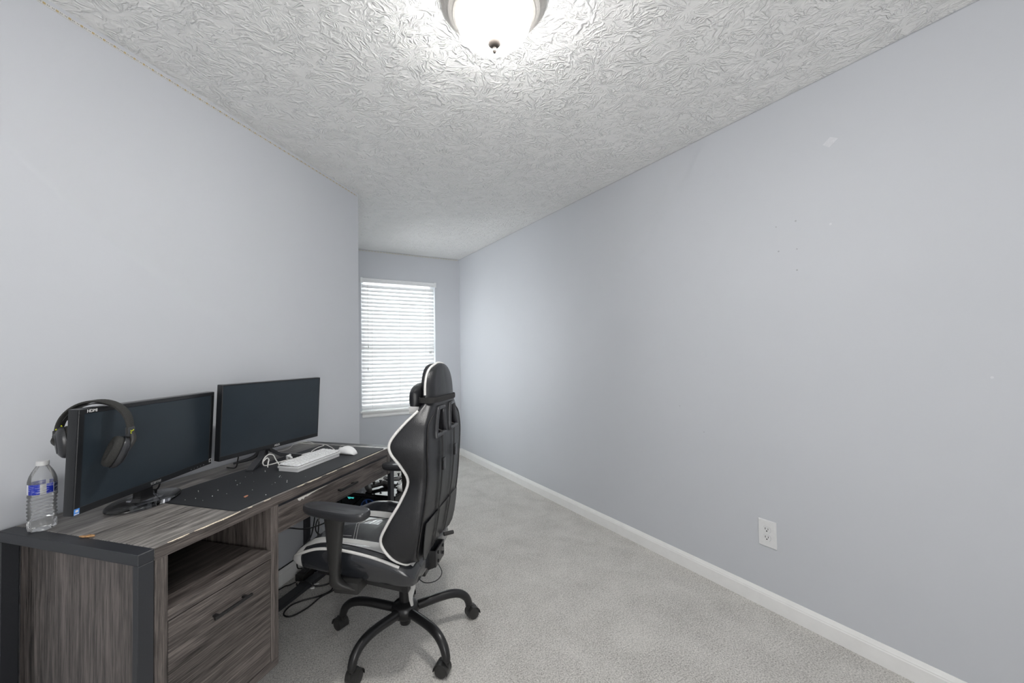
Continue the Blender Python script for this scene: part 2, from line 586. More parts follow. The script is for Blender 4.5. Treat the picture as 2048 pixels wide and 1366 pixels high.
def put(name, me, parent=None, loc=None, rot=None):
    o = bpy.data.objects.new(name, me)
    scene.collection.objects.link(o)
    if parent is not None:
        o.parent = parent
    if loc is not None:
        o.location = loc
    if rot is not None:
        o.rotation_euler = rot
    return o


def obj(name, bm, mat, parent=None, sharp=32.0):
    return put(name, mesh_of(bm, name, mat, sharp), parent)


def thing(name, label, cat, loc, rotz=0.0, group=None):
    o = bpy.data.objects.new(name, None)
    scene.collection.objects.link(o)
    o.empty_display_size = 0.05
    o.location = loc
    o.rotation_euler = (0, 0, rotz)
    return tag(o, label, cat, group)


def tag(o, label, cat, group=None):
    o['label'] = label
    o['category'] = cat
    if group:
        o['group'] = group
    return o


def struct(name, bm, mat, sharp=32.0):
    o = obj(name, bm, mat, None, sharp)
    o['kind'] = 'structure'
    return o


def lettering(name, text, size, mat, parent, loc, rot, depth=0.0004):
    """flat printed words as a thin mesh"""
    cu = bpy.data.curves.new('lettering', 'FONT')
    cu.body = text
    cu.size = size
    cu.extrude = depth
    cu.align_x = 'CENTER'
    cu.align_y = 'CENTER'
    tmp = bpy.data.objects.new('lettering_tmp', cu)
    scene.collection.objects.link(tmp)
    bpy.context.view_layer.update()
    me = bpy.data.meshes.new_from_object(tmp.evaluated_get(bpy.context.evaluated_depsgraph_get()))
    bpy.data.objects.remove(tmp)
    bpy.data.curves.remove(cu)
    me.materials.clear()
    me.materials.append(mat)
    return put(name, me, parent, loc, rot)


N = bmesh.new
A45 = PI / 4

# ------------------------------------------------------------------ the room shell
WT = 0.12
SL0, SL1 = -0.30, 2.6126
xb, yb0, _ = sn(SL1, NL)            # corner where the angled wall ends and the bay begins
xl, yl, _ = sn(SL0, NL)
YF = -1.42

bm = box(N(), (xl - 0.3, YF - 0.3, -0.10), (XR + 0.2, YB + 0.35, 0.0))
floor = struct('floor', bm, M['carpet'])
bm = box(N(), (xl - 0.3, YF - 0.3, ROOM_H), (XR + 0.2, YB + 0.35, ROOM_H + 0.10))
ceiling = struct('ceiling', bm, M['ceiling'])

wall_right = struct('wall_right', box(N(), (XR, YF - WT, 0), (XR + WT, YB + 0.14, ROOM_H)), M['wall'])
p = [sn(SL0, NL)[:2], sn(SL1, NL)[:2], (xb - WT, yb0 + 0.05), sn(SL0, NL - WT)[:2]]
wall_left = struct('wall_left', prism(N(), [p[0], p[1], (xb, yb0 + 0.001), (xb - WT, yb0 + 0.001), sn(SL1 - 0.1, NL - WT)[:2], p[3]], 0, ROOM_H), M['wall'])
# unseen side window, added to brighten the right wall, round the corner of the angled wall
BY0, BY1, BZ0, BZ1 = 3.50, 4.40, 0.75, 2.05
bm = N()
box(bm, (xb - WT, yb0 + 0.001, 0), (xb, BY0, ROOM_H))
box(bm, (xb - WT, BY1, 0), (xb, YB + 0.14, ROOM_H))
box(bm, (xb - WT, BY0, 0), (xb, BY1, BZ0))
box(bm, (xb - WT, BY0, BZ1), (xb, BY1, ROOM_H))
struct('wall_bay', bm, M['wall'])
bm = N()
for lo, hi in (((xb - 0.10, BY0, BZ0), (xb - 0.05, BY0 + 0.04, BZ1)), ((xb - 0.10, BY1 - 0.04, BZ0), (xb - 0.05, BY1, BZ1)),
               ((xb - 0.10, BY0 + 0.04, BZ0), (xb - 0.05, BY1 - 0.04, BZ0 + 0.04)), ((xb - 0.10, BY0 + 0.04, BZ1 - 0.04), (xb - 0.05, BY1 - 0.04, BZ1))):
    box(bm, lo, hi, 0.004)
win2 = struct('added_window', bm, M['vinyl'])
obj('pane', box(N(), (xb - 0.078, BY0 + 0.04, BZ0 + 0.04), (xb - 0.074, BY1 - 0.04, BZ1 - 0.04)), M['dimmed_glass'], win2)
struct('wall_entry', box(N(), (xl - WT, YF - WT, 0), (xl, yl, ROOM_H)), M['wall'])
struct('wall_front', box(N(), (xl, YF - WT, 0), (XR, YF, ROOM_H)), M['wall'])
WX0, WX1, WZ0, WZ1 = 0.940, 1.814, 0.618, 2.118
bm = N()
box(bm, (xb, YB, 0), (WX0, YB + 0.14, ROOM_H))
box(bm, (WX1, YB, 0), (XR, YB + 0.14, ROOM_H))
box(bm, (WX0, YB, 0), (WX1, YB + 0.14, WZ0))
box(bm, (WX0, YB, WZ1), (WX1, YB + 0.14, ROOM_H))
wall_back = struct('wall_back', bm, M['wall'])

BASE_PROF = [(0, 0), (0.0135, 0), (0.0135, 0.060), (0.0115, 0.064), (0.0115, 0.068), (0.0075, 0.074), (0.006, 0.079), (0.003, 0.084), (0, 0.084)]


def baseboard(name, a, b, inward):
    a, b, inward = Vector(a + (0,)), Vector(b + (0,)), Vector(inward + (0,))
    rows = [[tuple(q + inward * u + Vector((0, 0, z))) for u, z in BASE_PROF] for q in (a, b)]
    return struct(name, grid(N(), rows, True), M['trim'], 20)


baseboard('baseboard_right', (XR, YF), (XR, YB), (-1, 0))
baseboard('baseboard_left', sn(SL0, NL)[:2], sn(SL1, NL)[:2], (S2, -S2))
baseboard('baseboard_back', (xb, YB), (XR - 0.0135, YB), (0, -1))
baseboard('baseboard_bay', (xb, yb0 + 0.01), (xb, YB - 0.0135), (1, 0))

bm = box(N(), (XR - 0.0018, YF, ROOM_H - 0.0030), (XR, YB, ROOM_H))  # dark strips stand in for the shaded crack along the ceiling
struct('crack_shade_1', bm, M['dent_and_shade'])
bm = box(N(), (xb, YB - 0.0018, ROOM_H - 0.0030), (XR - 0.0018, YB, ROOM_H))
struct('crack_shade_2', bm, M['dent_and_shade'])
# small marks on the right wall: a pale patch and dents, parts of that wall
bm = prism(N(), [(0.802, 2.150), (0.830, 2.168), (0.858, 2.146), (0.834, 2.124)], XR - 0.0012, XR + 0.001, axis=0)
o = obj('spackle_patch', bm, M['spackle'], wall_right)
for (y, z, r) in [(1.046, 1.72, .004), (0.971, 1.844, .004), (0.969, 1.714, .003), (0.971, 1.617, .004), (1.054, 1.839, .003), (0.839, 1.792, .005), (0.404, 1.149, .004), (1.6, 0.93, .003), (1.45, .8, .003)]:
    obj('wall_dent', cyl(N(), (XR - 0.0008, y, z), (XR + 0.001, y, z), r, 8), M['spackle'] if y < 0.9 else M['dent_and_shade'], wall_right)

# ------------------------------------------------------------------ window and blind
win = obj('window_1', N(), M['vinyl'])
bpy.data.objects.remove(win)
bm = N()
fy0, fy1 = YB + 0.075, YB + 0.135
for lo, hi in [((WX0, fy0, WZ0), (WX0 + 0.04, fy1, WZ1)), ((WX1 - 0.04, fy0, WZ0), (WX1, fy1, WZ1)),
               ((WX0 + 0.04, fy0, WZ0), (WX1 - 0.04, fy1, WZ0 + 0.05)), ((WX0 + 0.04, fy0, WZ1 - 0.04), (WX1 - 0.04, fy1, WZ1)),
               ((WX0 + 0.04, fy0 + 0.01, 1.345), (WX1 - 0.04, fy1 - 0.01, 1.395))]:
    box(bm, lo, hi, 0.004)
win = struct('window_1', bm, M['vinyl'])
for z0, z1 in ((WZ0 + 0.05, 1.345), (1.395, WZ1 - 0.04)):
    obj('pane', box(N(), (WX0 + 0.04, YB + 0.103, z0), (WX1 - 0.04, YB + 0.107, z1)), M['glass'], win)
bm = N()
box(bm, (WX0 - 0.022, YB - 0.032, WZ0 - 0.004), (WX1 + 0.022, YB - 0.001, WZ0 + 0.016), 0.006)
box(bm, (WX0, YB - 0.01, WZ0 - 0.004), (WX1, fy0, WZ0 + 0.014), 0.002)
obj('sill', bm, M['trim'], win)
prof = [(0, 0), (-0.012, 0), (-0.014, 0.012), (-0.010, 0.03), (-0.016, 0.046), (-0.016, 0.052), (0, 0.052)]
rows = [[(x, YB - 0.0005 + u, WZ0 - 0.056 + z) for u, z in prof] for x in (WX0 + 0.002, WX1 - 0.002)]
obj('sill_apron', grid(N(), rows, True), M['trim'], win, 20)

blind = thing('window_blind', 'white horizontal slat blind, closed, filling the window at the end of the room', 'blind', (0, YB, 0))
obj('headrail', box(N(), (WX0 + 0.006, 0.006, WZ1 - 0.045), (WX1 - 0.006, 0.056, WZ1 - 0.002), 0.003), M['vinyl'], blind)
bm = N()
vp = [(-0.004, 0), (-0.012, 0.004), (-0.012, 0.02), (-0.008, 0.026), (-0.012, 0.034), (-0.012, 0.048), (-0.004, 0.05)]
grid(bm, [[(x, u, 2.070 + z) for u, z in vp] for x in (WX0 - 0.008, WX1 + 0.008)], True)
for x0, x1 in ((WX0 - 0.012, WX0 + 0.014), (WX1 - 0.014, WX1 + 0.012)):
    box(bm, (x0, -0.016, 2.066), (x1, -0.003, 2.124), 0.003)
obj('valance', bm, M['vinyl'], blind)
SLAT_W, SLAT_P, TILT = 0.050, 0.0435, math.radians(64)
rows = []
nseg = 6
for x in (WX0 + 0.008, WX1 - 0.008):
    r = []
    for i in range(nseg + 1):
        u = -SLAT_W / 2 + SLAT_W * i / nseg
        r.append((x, u, 0.0035 * (1 - (2 * u / SLAT_W) ** 2)))
    for i in range(nseg, -1, -1):
        u = -SLAT_W / 2 + SLAT_W * i / nseg
        r.append((x, u, 0.0035 * (1 - (2 * u / SLAT_W) ** 2) - 0.0022))
    rows.append(r)
slat_me = mesh_of(grid(N(), rows, True), 'slat', M['slat'])
zs = []
z = 2.034
while z > 0.676:
    zs.append(z)
    z -= SLAT_P
for i, z in enumerate(zs):
    jit = random.uniform(-0.03, 0.03)
    put('slat', slat_me, blind, (0, 0.033, z), (TILT + jit, random.uniform(-.0012, .0012), 0))
obj('bottom_rail', box(N(), (WX0 + 0.008, 0.016, WZ0 + 0.020), (WX1 - 0.008, 0.050, WZ0 + 0.046), 0.004), M['vinyl'], blind)
for x in (WX0 + 0.12, 1.377, WX1 - 0.12):
    for y in (0.0075, 0.0585):
        obj('ladder_cord', cyl(N(), (x, y, WZ0 + 0.045), (x, y, 2.075), 0.0010, 6), M['white_cable'], blind)
for x, z in ((WX0 + 0.075, 1.35), (WX0 + 0.070, 1.10), (WX1 - 0.075, 1.28), (WX1 - 0.060, 1.28)):
    obj('pull_cord', cyl(N(), (x, -0.004, z + 0.014), (x, 0.004, 2.075), 0.0009, 6), M['white_cable'], blind)
    obj('cord_tassel', lathe(N(), [(0.002, 0.030), (0.004, 0.026), (0.006, 0.004), (0.0055, 0)], 12, Matrix.Translation((x, -0.004, z - 0.014))), M['grey_plastic'], blind)

# ------------------------------------------------------------------ ceiling light
LX, LY = 0.682, 1.190
lamp = thing('ceiling_light', 'flush ceiling light with frosted glowing bowl and nickel ring, on the textured ceiling', 'lamp', (LX, LY, ROOM_H))
ring = [(0.060, -0.001), (0.176, -0.001), (0.178, -0.006), (0.172, -0.011), (0.167, -0.013), (0.168, -0.019), (0.161, -0.024), (0.157, -0.026), (0.156, -0.032), (0.148, -0.037), (0.142, -0.039), (0.140, -0.043), (0.132, -0.046), (0.128, -0.043), (0.124, -0.020), (0.060, -0.012)]
obj('ring', lathe(N(), ring, 64, cap0=False, cap1=False), M['nickel'], lamp, 25)
gp = [(0.1225, -0.030), (0.1255, -0.050), (0.1245, -0.068), (0.119, -0.087), (0.108, -0.105), (0.092, -0.119), (0.071, -0.128), (0.046, -0.1315), (0.022, -0.1325), (0.003, -0.1328)]
obj('glass_bowl', lathe(N(), gp, 48, cap0=False), M['globe'], lamp, 60)
fp = [(0.004, -0.126), (0.0235, -0.1290), (0.0260, -0.1325), (0.0252, -0.138), (0.0190, -0.146), (0.012, -0.1515), (0.0065, -0.154), (0.0050, -0.158), (0.0072, -0.162), (0.0074, -0.167), (0.0048, -0.1715), (0.001, -0.172)]
obj('finial', lathe(N(), fp, 24), M['finial'], lamp)

# ------------------------------------------------------------------ led tapes under the ceiling
def led_tape(name, label, o, ang, length, first, nchips, chips_as_parts):
    t = thing(name, label, 'led strip', o, ang)
    obj('tape', box(N(), (first - 0.03, -0.0016, -0.0055), (first + length, -0.0002, 0.0055)), M['led_tape'], t)
    cm = mesh_of(box(N(), (-0.0036, -0.0034, -0.0030), (0.0036, -0.0014, 0.0030), 0.0004, 1), 'led_chip', M['led_chip'])
    rest = N()
    for i in range(nchips):
        x = first + 0.03333 * i
        if chips_as_parts:
            put('led_chip', cm, t, (x, 0, 0))
        else:
            box(rest, (x - 0.0028, -0.0034, -0.0028), (x + 0.0028, -0.0014, 0.0028))
    if not chips_as_parts:
        r_ = obj('led_chips', rest, M['led_chip'], t)
        r_['kind'] = 'stuff'
    else:
        rest.free()
    parts = N()
    for i in range(nchips):
        x = first + 0.03333 * i
        for dx in (0.008, 0.0125, 0.021, 0.025):
            box(parts, (x + dx - 0.0008, -0.0026, -0.0012), (x + dx + 0.0008, -0.0014, 0.0012))
    c = obj('tape_components', parts, M['led_part'], t)
    c['kind'] = 'stuff'


# local x runs along the wall, local -y points into the room
led_tape('led_strip', 'white led tape with amber chips along the top of the angled left wall', sn(0, NL, 2.420), A45, 1.97, 0.634, 59, True)
led_tape('led_strip', 'fine led tape above the window along the top of the back wall', (xb, YB, 2.428), 0.0, 1.50, 0.03, 45, False)

# ------------------------------------------------------------------ wall outlet
out = thing('wall_outlet', 'white duplex electrical outlet low on the right wall above the baseboard', 'outlet', (XR, 1.130, 0.360), -PI / 2)
# local: x along -Y of the room... the plate faces local -y
pts = [(-0.041, -0.064), (0.041, -0.064), (0.041, 0.064), (-0.041, 0.064)]
rows = [[(a * s_, y, b * s2_) for a, b in pts] for s_, s2_, y in ((1, 1, 0), (1, 1, -0.002), (0.93, 0.955, -0.0065))]
obj('cover_plate', grid(N(), rows, True), M['white_plastic'], out, 15)
for zc in (0.0195, -0.0195):
    pl = []
    for i in range(28):
        a = 2 * PI * i / 28
        pl.append((0.0172 * math.cos(a), max(-0.0138, min(0.0138, 0.0172 * math.sin(a)))))
    rc = obj('receptacle', prism(N(), [(a, b + zc) for a, b in pl], -0.0085, -0.005, axis=1), M['white_plastic'], out)
    bm = N()
    box(bm, (-0.0080, -0.0089, zc - 0.001), (-0.0052, -0.0080, zc + 0.0090))
    box(bm, (0.0052, -0.0089, zc + 0.000), (0.0076, -0.0080, zc + 0.0082))
    cyl(bm, (0, -0.0088, zc - 0.0066), (0, -0.0080, zc - 0.0066), 0.0031, 12)
    obj('slots', bm, M['slot'], rc)
    gr = N()
    grid(gr, [[(a * q, -0.0068, b * q + zc) for a, b in pl] for q in (1.0, 1.055)], True, False, False)
    obj('receptacle_shade', gr, M['dent_and_shade'], rc)  # flat grey ring stands in for the shadow round the receptacle
obj('screw', cyl(N(), (0, -0.0078, 0), (0, -0.006, 0), 0.003, 12), M['white_plastic'], out)

# ------------------------------------------------------------------ desk (local: x along the wall, y towards the wall, z up)
DT = 0.7455
DL_, DD = 1.297, 0.577
desk = thing('desk', 'dark grey oak desk with charcoal end frames and file drawer along the left wall', 'desk', dk(0, 0), A45)


def end_frame(x0, x1):
    bm = N()
    box(bm, (x0, 0, 0), (x1, 0.019, DT - 0.030), 0.0015, 1)
    box(bm, (x0, DD - 0.019, 0), (x1, DD, DT - 0.030), 0.0015, 1)
    box(bm, (x0, 0, DT - 0.030), (x1, DD, DT), 0.0015, 1)
    box(bm, (x0, 0.019, 0), (x1, DD - 0.019, 0.019), 0.0015, 1)
    return obj('end_frame', bm, M['frame'], desk)


end_frame(0.0, 0.040)
end_frame(1.257, DL_)
obj('stretcher', box(N(), (0.040, 0.408, 0.002), (1.257, 0.466, 0.022), 0.0015, 1), M['frame'], desk)
obj('top_front_edge', box(N(), (0.0415, 0.0, DT - 0.033), (1.2555, 0.0018, DT - 0.0006)), M['wood_x'], desk)  # front of the slab, in the oak colour without painted glare
top = obj('desktop', box(N(), (0.0415, 0.0019, DT - 0.033), (1.2555, DD, DT), 0.0012, 1), M['wood_top_glare'], desk)
for x0, x1, d in ((0.075, 0.135, .0018), (0.150, 0.305, .0030), (0.335, 0.352, .0015), (0.40, 0.43, .0012), (0.56, 0.60, .0016), (0.615, 0.70, .0028), (0.73, 0.80, .0016), (0.84, 0.93, .002), (0.95, 1.15, .0012)):
    k_ = 5
    pts = [(x0 + (x1 - x0) * i / k_, DT + 0.0004) for i in range(k_ + 1)] + [(x1 - (x1 - x0) * i / k_, DT - d * (0.35 + 0.65 * ((i * 37 + int(x0 * 1000)) % 5) / 4) * (0.3 if i in (0, k_) else 1)) for i in range(k_ + 1)]
    obj('worn_edge', prism(N(), pts, -0.0006, 0.0034, axis=1), M['worn'], top)
# cabinet with open shelf and file drawer, hanging clear of the floor
CX0, CX1, CZ0, CZ1 = 0.0415, 0.465, 0.1424, DT - 0.0335
FW = 0.034
bm = box(N(), (CX0, 0.0215, CZ0), (CX0 + 0.016, DD - 0.021, CZ1), 0.001, 1)
cab_side = obj('side_panel', bm, M['wood_z'], desk)
obj('side_panel', box(N(), (CX1 - 0.016, 0.020, CZ0), (CX1, DD - 0.021, CZ1), 0.001, 1), M['wood_z'], desk)
obj('stile', box(N(), (CX0, 0.0, CZ0), (CX0 + FW, 0.0195, CZ1), 0.001, 1), M['wood_z'], desk)
obj('stile', box(N(), (CX1 - FW, 0.0, CZ0 + 0.028), (CX1, 0.0195, CZ1), 0.001, 1), M['wood_z'], desk)
obj('bottom_rail', box(N(), (CX0 + FW, 0.0, CZ0), (CX1, 0.0195, CZ0 + 0.027), 0.001, 1), M['wood_x'], desk)
obj('bottom_panel', box(N(), (CX0 + 0.017, 0.020, CZ0 + 0.004), (CX1 - 0.017, DD - 0.022, CZ0 + 0.018)), M['wood_x'], desk)
obj('back_panel', box(N(), (CX0 + 0.017, DD - 0.020, CZ0), (CX1 - 0.017, DD - 0.013, CZ1)), M['frame'], desk)
obj('shelf', box(N(), (CX0 + FW, 0.0, 0.533), (CX1 - FW, DD - 0.022, 0.561), 0.001, 1), M['wood_x'], desk)
dr = obj('file_drawer', box(N(), (CX0 + FW + 0.0022, 0.0012, CZ0 + 0.031), (CX1 - FW - 0.0015, 0.0185, 0.5295), 0.001, 1), M['wood_x'], desk)


def pull(x0, x1, z, parent):
    bm = N()
    box(bm, (x0, -0.024, z - 0.0035), (x1, -0.016, z + 0.0055), 0.001, 1)
    box(bm, (x0 + 0.004, -0.0205, z - 0.0055), (x1 - 0.004, -0.0175, z - 0.003), 0.0006, 1)
    for x in (x0 + 0.010, x1 - 0.022):
        box(bm, (x, -0.018, z - 0.004), (x + 0.012, 0.002, z + 0.003), 0.001, 1)
    return obj('handle', bm, M['black_metal'], parent)


pull(0.197, 0.332, 0.466, dr)
# shallow front drawer on the right
obj('drawer_panel', box(N(), (1.226, 0.0, 0.606), (1.2555, 0.019, CZ1), 0.001, 1), M['wood_z'], desk)
fd = obj('front_drawer', box(N(), (CX1 + 0.0022, 0.0008, 0.606), (1.2235, 0.0185, 0.7010), 0.001, 1), M['wood_x'], desk)
obj('drawer_rail', box(N(), (CX1 + 0.001, 0.004, 0.7025), (1.2555, 0.30, CZ1)), M['frame'], desk)
obj('drawer_box', box(N(), (CX1 + 0.02, 0.0195, 0.618), (1.21, 0.42, 0.690)), M['wood_x'], desk)
pull(0.795, 0.925, 0.656, fd)
pts = [(0.560, 0.7005), (0.566, 0.6915), (0.574, 0.6885), (0.583, 0.6925), (0.592, 0.688), (0.600, 0.6945), (0.615, 0.6925), (0.640, 0.6965), (0.672, 0.6985), (0.700, 0.6990), (0.735, 0.7005)]
obj('torn_patch', prism(N(), pts, -0.0004, 0.0012, axis=1), M['worn_white'], fd)

# ------------------------------------------------------------------ desk mat and scraps
mat_o = thing('desk_mat', 'large thin black cloth desk mat under the keyboard', 'desk mat', dk(0.30, 0.010, DT), A45)
pts = []
for (cx, cy, a0) in ((0.915 - 0.012, 0.012, -90), (0.915 - 0.012, 0.402 - 0.012, 0), (0.012, 0.402 - 0.012, 90), (0.012, 0.012, 180)):
    for k in range(6):
        a = math.radians(a0 + 18 * k)
        pts.append((cx + 0.012 * math.cos(a), cy + 0.012 * math.sin(a)))
obj('cloth', prism(N(), pts, 0.0002, 0.0030, bev=0.0005, seg=1), M['mat'], mat_o)


def scrap(name, label, x, y, z, pts, h, mat, rot=0.0):
    bm = prism(N(), pts, 0.0, h, bev=h * 0.3, seg=1)
    for v in bm.verts:
        v.co.z += 0.0022 * math.sin(v.co.x * 210 + v.co.y * 160) ** 2
    o = obj(name, bm, mat)
    o.location = dk(x, y, z)
    o.rotation_euler = (0, 0, A45 + rot)
    return tag(o, label, 'scrap')


scrap('paper_scrap', 'small tan torn scrap on the desk edge frame beside the water bottle', 0.043, 0.264, DT + 0.0002,
      [(-0.020, -0.004), (-0.008, -0.007), (0.006, -0.006), (0.020, -0.002), (0.016, 0.004), (0.004, 0.005), (-0.004, 0.002), (-0.014, 0.003)], 0.004, M['crumb'], -1.15)
scrap('paper_scrap', 'small orange brown scrap near the front of the black desk mat', 0.413, 0.094, DT + 0.0032,
      [(-0.010, -0.003), (0.000, -0.006), (0.010, -0.003), (0.008, 0.004), (-0.002, 0.006), (-0.009, 0.003)], 0.002, M['crumb_red'], 0.3)
bm = N()
rnd = random.Random(3)
for k in range(26):
    x, y, r = rnd.uniform(0.33, 0.72), rnd.uniform(0.03, 0.33), rnd.uniform(0.0006, 0.0016)
    ellipsoid(bm, (x, y, r), (r, r, r), 6, 4)
o = obj('lint_specks', bm, M['lint'])
o['kind'] = 'stuff'
o.location = dk(0, 0, DT + 0.0030)
o.rotation_euler = (0, 0, A45)

# ------------------------------------------------------------------ monitors
def monitor(name, label, x, y, z, yaw, tilt, w, h, bz, words, wsize, wx, wz):
    """panel local: x across, -y faces the viewer, z up from the lower edge; stands on the desk through its own stand"""
    m = thing(name, label, 'monitor', dk(x, y, DT + 0.0032), A45 + yaw)
    zb = z - DT - 0.0032
    T = Matrix.Translation((0, 0, zb)) @ Matrix.Rotation(-tilt, 4, 'X')
    side, topb, botb = bz
    bm = N()
    box(bm, (-w / 2, -0.010, 0), (w / 2, 0.018, h), 0.003, 2, T)
    panel = obj('housing', bm, M['bezel'], m)
    bm = N()
    bulge = [(-0.16, 0.05), (0.16, 0.05), (0.16, 0.24), (-0.16, 0.24)]
    rows = [[(a * s, yy, 0.145 + (b - 0.145) * s) for a, b in bulge] for s, yy in ((1.25, 0.017), (1.15, 0.030), (0.9, 0.042))]
    grid(bm, rows, True, mat=T)
    obj('rear_cover', bm, M['plastic'], m)
    # bezel frame, proud of the screen
    bm = N()
    e = 0.0130
    for lo, hi in (((-w / 2 + 0.001, -e, 0.001), (w / 2 - 0.001, -0.009, botb)), ((-w / 2 + 0.001, -e, h - topb), (w / 2 - 0.001, -0.009, h - 0.001)),
                   ((-w / 2 + 0.001, -e, botb), (-w / 2 + side, -0.009, h - topb)), ((w / 2 - side, -e, botb), (w / 2 - 0.001, -0.009, h - topb))):
        box(bm, lo, hi, 0.0008, 1, T)
    bezel = obj('bezel', bm, M['bezel'], m)
    obj('screen', box(N(), (-w / 2 + side, -0.0112, botb), (w / 2 - side, -0.0098, h - topb), 0, 1, T), M['screen'], m)
    return m, T, bezel


m1, T1, bz1 = monitor('monitor', 'wide black monitor at the left, headphones hung over its corner, on an oval glass base', 0.290, 0.375, 0.808, math.radians(15.7), math.radians(-2.6),
                      0.564, 0.301, (0.018, 0.014, 0.021), '', 0, 0, 0)


def on_panel(T, x, z, y=-0.0134):
    v = T @ Vector((x, y, z))
    return tuple(v)


RX = PI / 2
lettering('brand_lettering', 'SCEPTRE', 0.0115, M['print_grey'], m1, on_panel(T1, 0.0, 0.0105), (RX - math.radians(-2.6), 0, 0))
lettering('port_lettering', 'HDMI', 0.0125, M['print_white'], m1, on_panel(T1, -0.243, 0.2935), (RX - math.radians(-2.6), 0, 0))
bm = N()
box(bm, (-0.281, -0.0136, 0.003), (-0.266, -0.0128, 0.020), 0, 1, T1)
st = obj('sticker', bm, M['sticker_blue'], m1)
bm = N()
box(bm, (-0.2775, -0.0140, 0.0105), (-0.2695, -0.0134, 0.0165), 0, 1, T1)
box(bm, (-0.2800, -0.0140, 0.0040), (-0.2670, -0.0134, 0.0062), 0, 1, T1)
obj('sticker_print', bm, M['print_white'], st)
st = obj('sticker', box(N(), (0.266, -0.0136, 0.010), (0.280, -0.0128, 0.024), 0, 1, T1), M['print_white'], m1)
obj('sticker_print', box(N(), (0.269, -0.0140, 0.013), (0.277, -0.0134, 0.021), 0, 1, T1), M['slot'], st)
bm = N()
for i, wd in enumerate((.004, .003, .004, .003, .005)):
    box(bm, (0.165 + i * 0.017, -0.0136, 0.007), (0.165 + i * 0.017 + wd, -0.0128, 0.009), 0, 1, T1)
obj('button_marks', bm, M['print_grey'], m1)
# stand of the left monitor: oval smoked glass base, black neck
rows = []
for s_, z_ in ((0.97, 0.0005), (1.0, 0.003), (1.0, 0.007), (0.98, 0.0095)):
    rows.append([(0.005 + 0.128 * s_ * math.cos(2 * PI * k / 64), 0.030 + 0.085 * s_ * math.sin(2 * PI * k / 64), z_) for k in range(64)])
obj('glass_base', grid(N(), rows, True), M['smoke_glass'], m1, 50)
bm = N()
rows = []
for z_, hw, y0, y1 in ((0.0095, 0.034, 0.016, 0.048), (0.020, 0.026, 0.018, 0.046), (0.060, 0.024, 0.018, 0.044), (0.13, 0.030, 0.022, 0.046)):
    rows.append([(-hw, y0, z_), (hw, y0, z_), (hw, y1, z_), (-hw, y1, z_)])
grid(bm, rows, True)
obj('neck', bm, M['plastic_glossy'], m1, 30)
obj('cable', tube(N(), [(0.10, 0.040, 0.13), (0.10, 0.050, 0.06), (0.105, 0.070, 0.012), (0.14, 0.15, 0.006)], 0.003, 8, k=6), M['cable'], m1)

m2, T2, bz2 = monitor('monitor', 'slim black monitor at the right on two splayed feet, behind the white keyboard', 0.826, 0.374, 0.822, math.radians(-3.6), math.radians(-3.4),
                      0.551, 0.3165, (0.0045, 0.0045, 0.020), '', 0, 0, 0)
lettering('brand_lettering', 'ASUS', 0.0135, M['print_white'], m2, on_panel(T2, 0.010, 0.0105), (RX - math.radians(-3.4), 0, 0))
bm = N()
for sx in (-1, 1):
    pts = [(sx * 0.012, 0.045, 0.085), (sx * 0.020, 0.040, 0.055), (sx * 0.055, 0.020, 0.026), (sx * 0.150, -0.028, 0.0042)]
    rows = []
    for (px_, py_, pz_), hw, hh in zip(pts, (0.010, 0.011, 0.0125, 0.0145), (0.012, 0.011, 0.009, 0.0035)):
        rows.append([(px_ - sx * hw * 0.45, py_ - hw, pz_ - hh), (px_ + sx * hw * 0.45, py_ + hw, pz_ - hh), (px_ + sx * hw * 0.45, py_ + hw, pz_ + hh), (px_ - sx * hw * 0.45, py_ - hw, pz_ + hh)])
    b2 = N()
    grid(b2, rows, True)
    o = obj('foot', b2, M['plastic_soft'], m2)
for sx in (-1, 1):
    pts = [(sx * 0.012, 0.058, 0.085), (sx * 0.020, 0.066, 0.050), (sx * 0.040, 0.090, 0.024), (sx * 0.085, 0.150, 0.0055)]
    b2 = tube(N(), pts, [0.010, 0.011, 0.009, 0.0050], 8, k=4)
    obj('rear_foot', b2, M['plastic_soft'], m2)
obj('neck', box(N(), (-0.022, 0.036, 0.050), (0.022, 0.066, 0.20), 0.005), M['plastic_soft'], m2)
obj('cable', tube(N(), [(-0.145, 0.035, 0.10), (-0.150, 0.040, 0.05), (-0.150, 0.055, 0.012), (-0.14, 0.12, 0.004)], 0.0028, 8, k=6), M['cable'], m2)

# ------------------------------------------------------------------ headphones hung over the corner of the left monitor
cyaw = A45 + math.radians(15.7)
hx, hy = -0.208, 0.0
mo = Vector(dk(0.290, 0.375, 0))
ho = mo + Vector((math.cos(cyaw) * hx, math.sin(cyaw) * hx, 0))
hp = thing('headphones', 'charcoal over ear headphones with lime yellow accents, hanging on the left monitor corner', 'headphones', (ho.x, ho.y, 1.0270), cyaw + math.radians(13))
# local: x along the monitor, y through the monitor (negative = in front), z up
R_ = 0.091
band = []
for k in range(33):
    a = math.radians(-6 + 192 * k / 32)
    band.append((0.010 * math.sin(a), -R_ * math.cos(a), 0.005 + 0.0925 * math.sin(a) ** 0.9 if math.sin(a) > 0 else 0.005 + 0.09 * math.sin(a)))


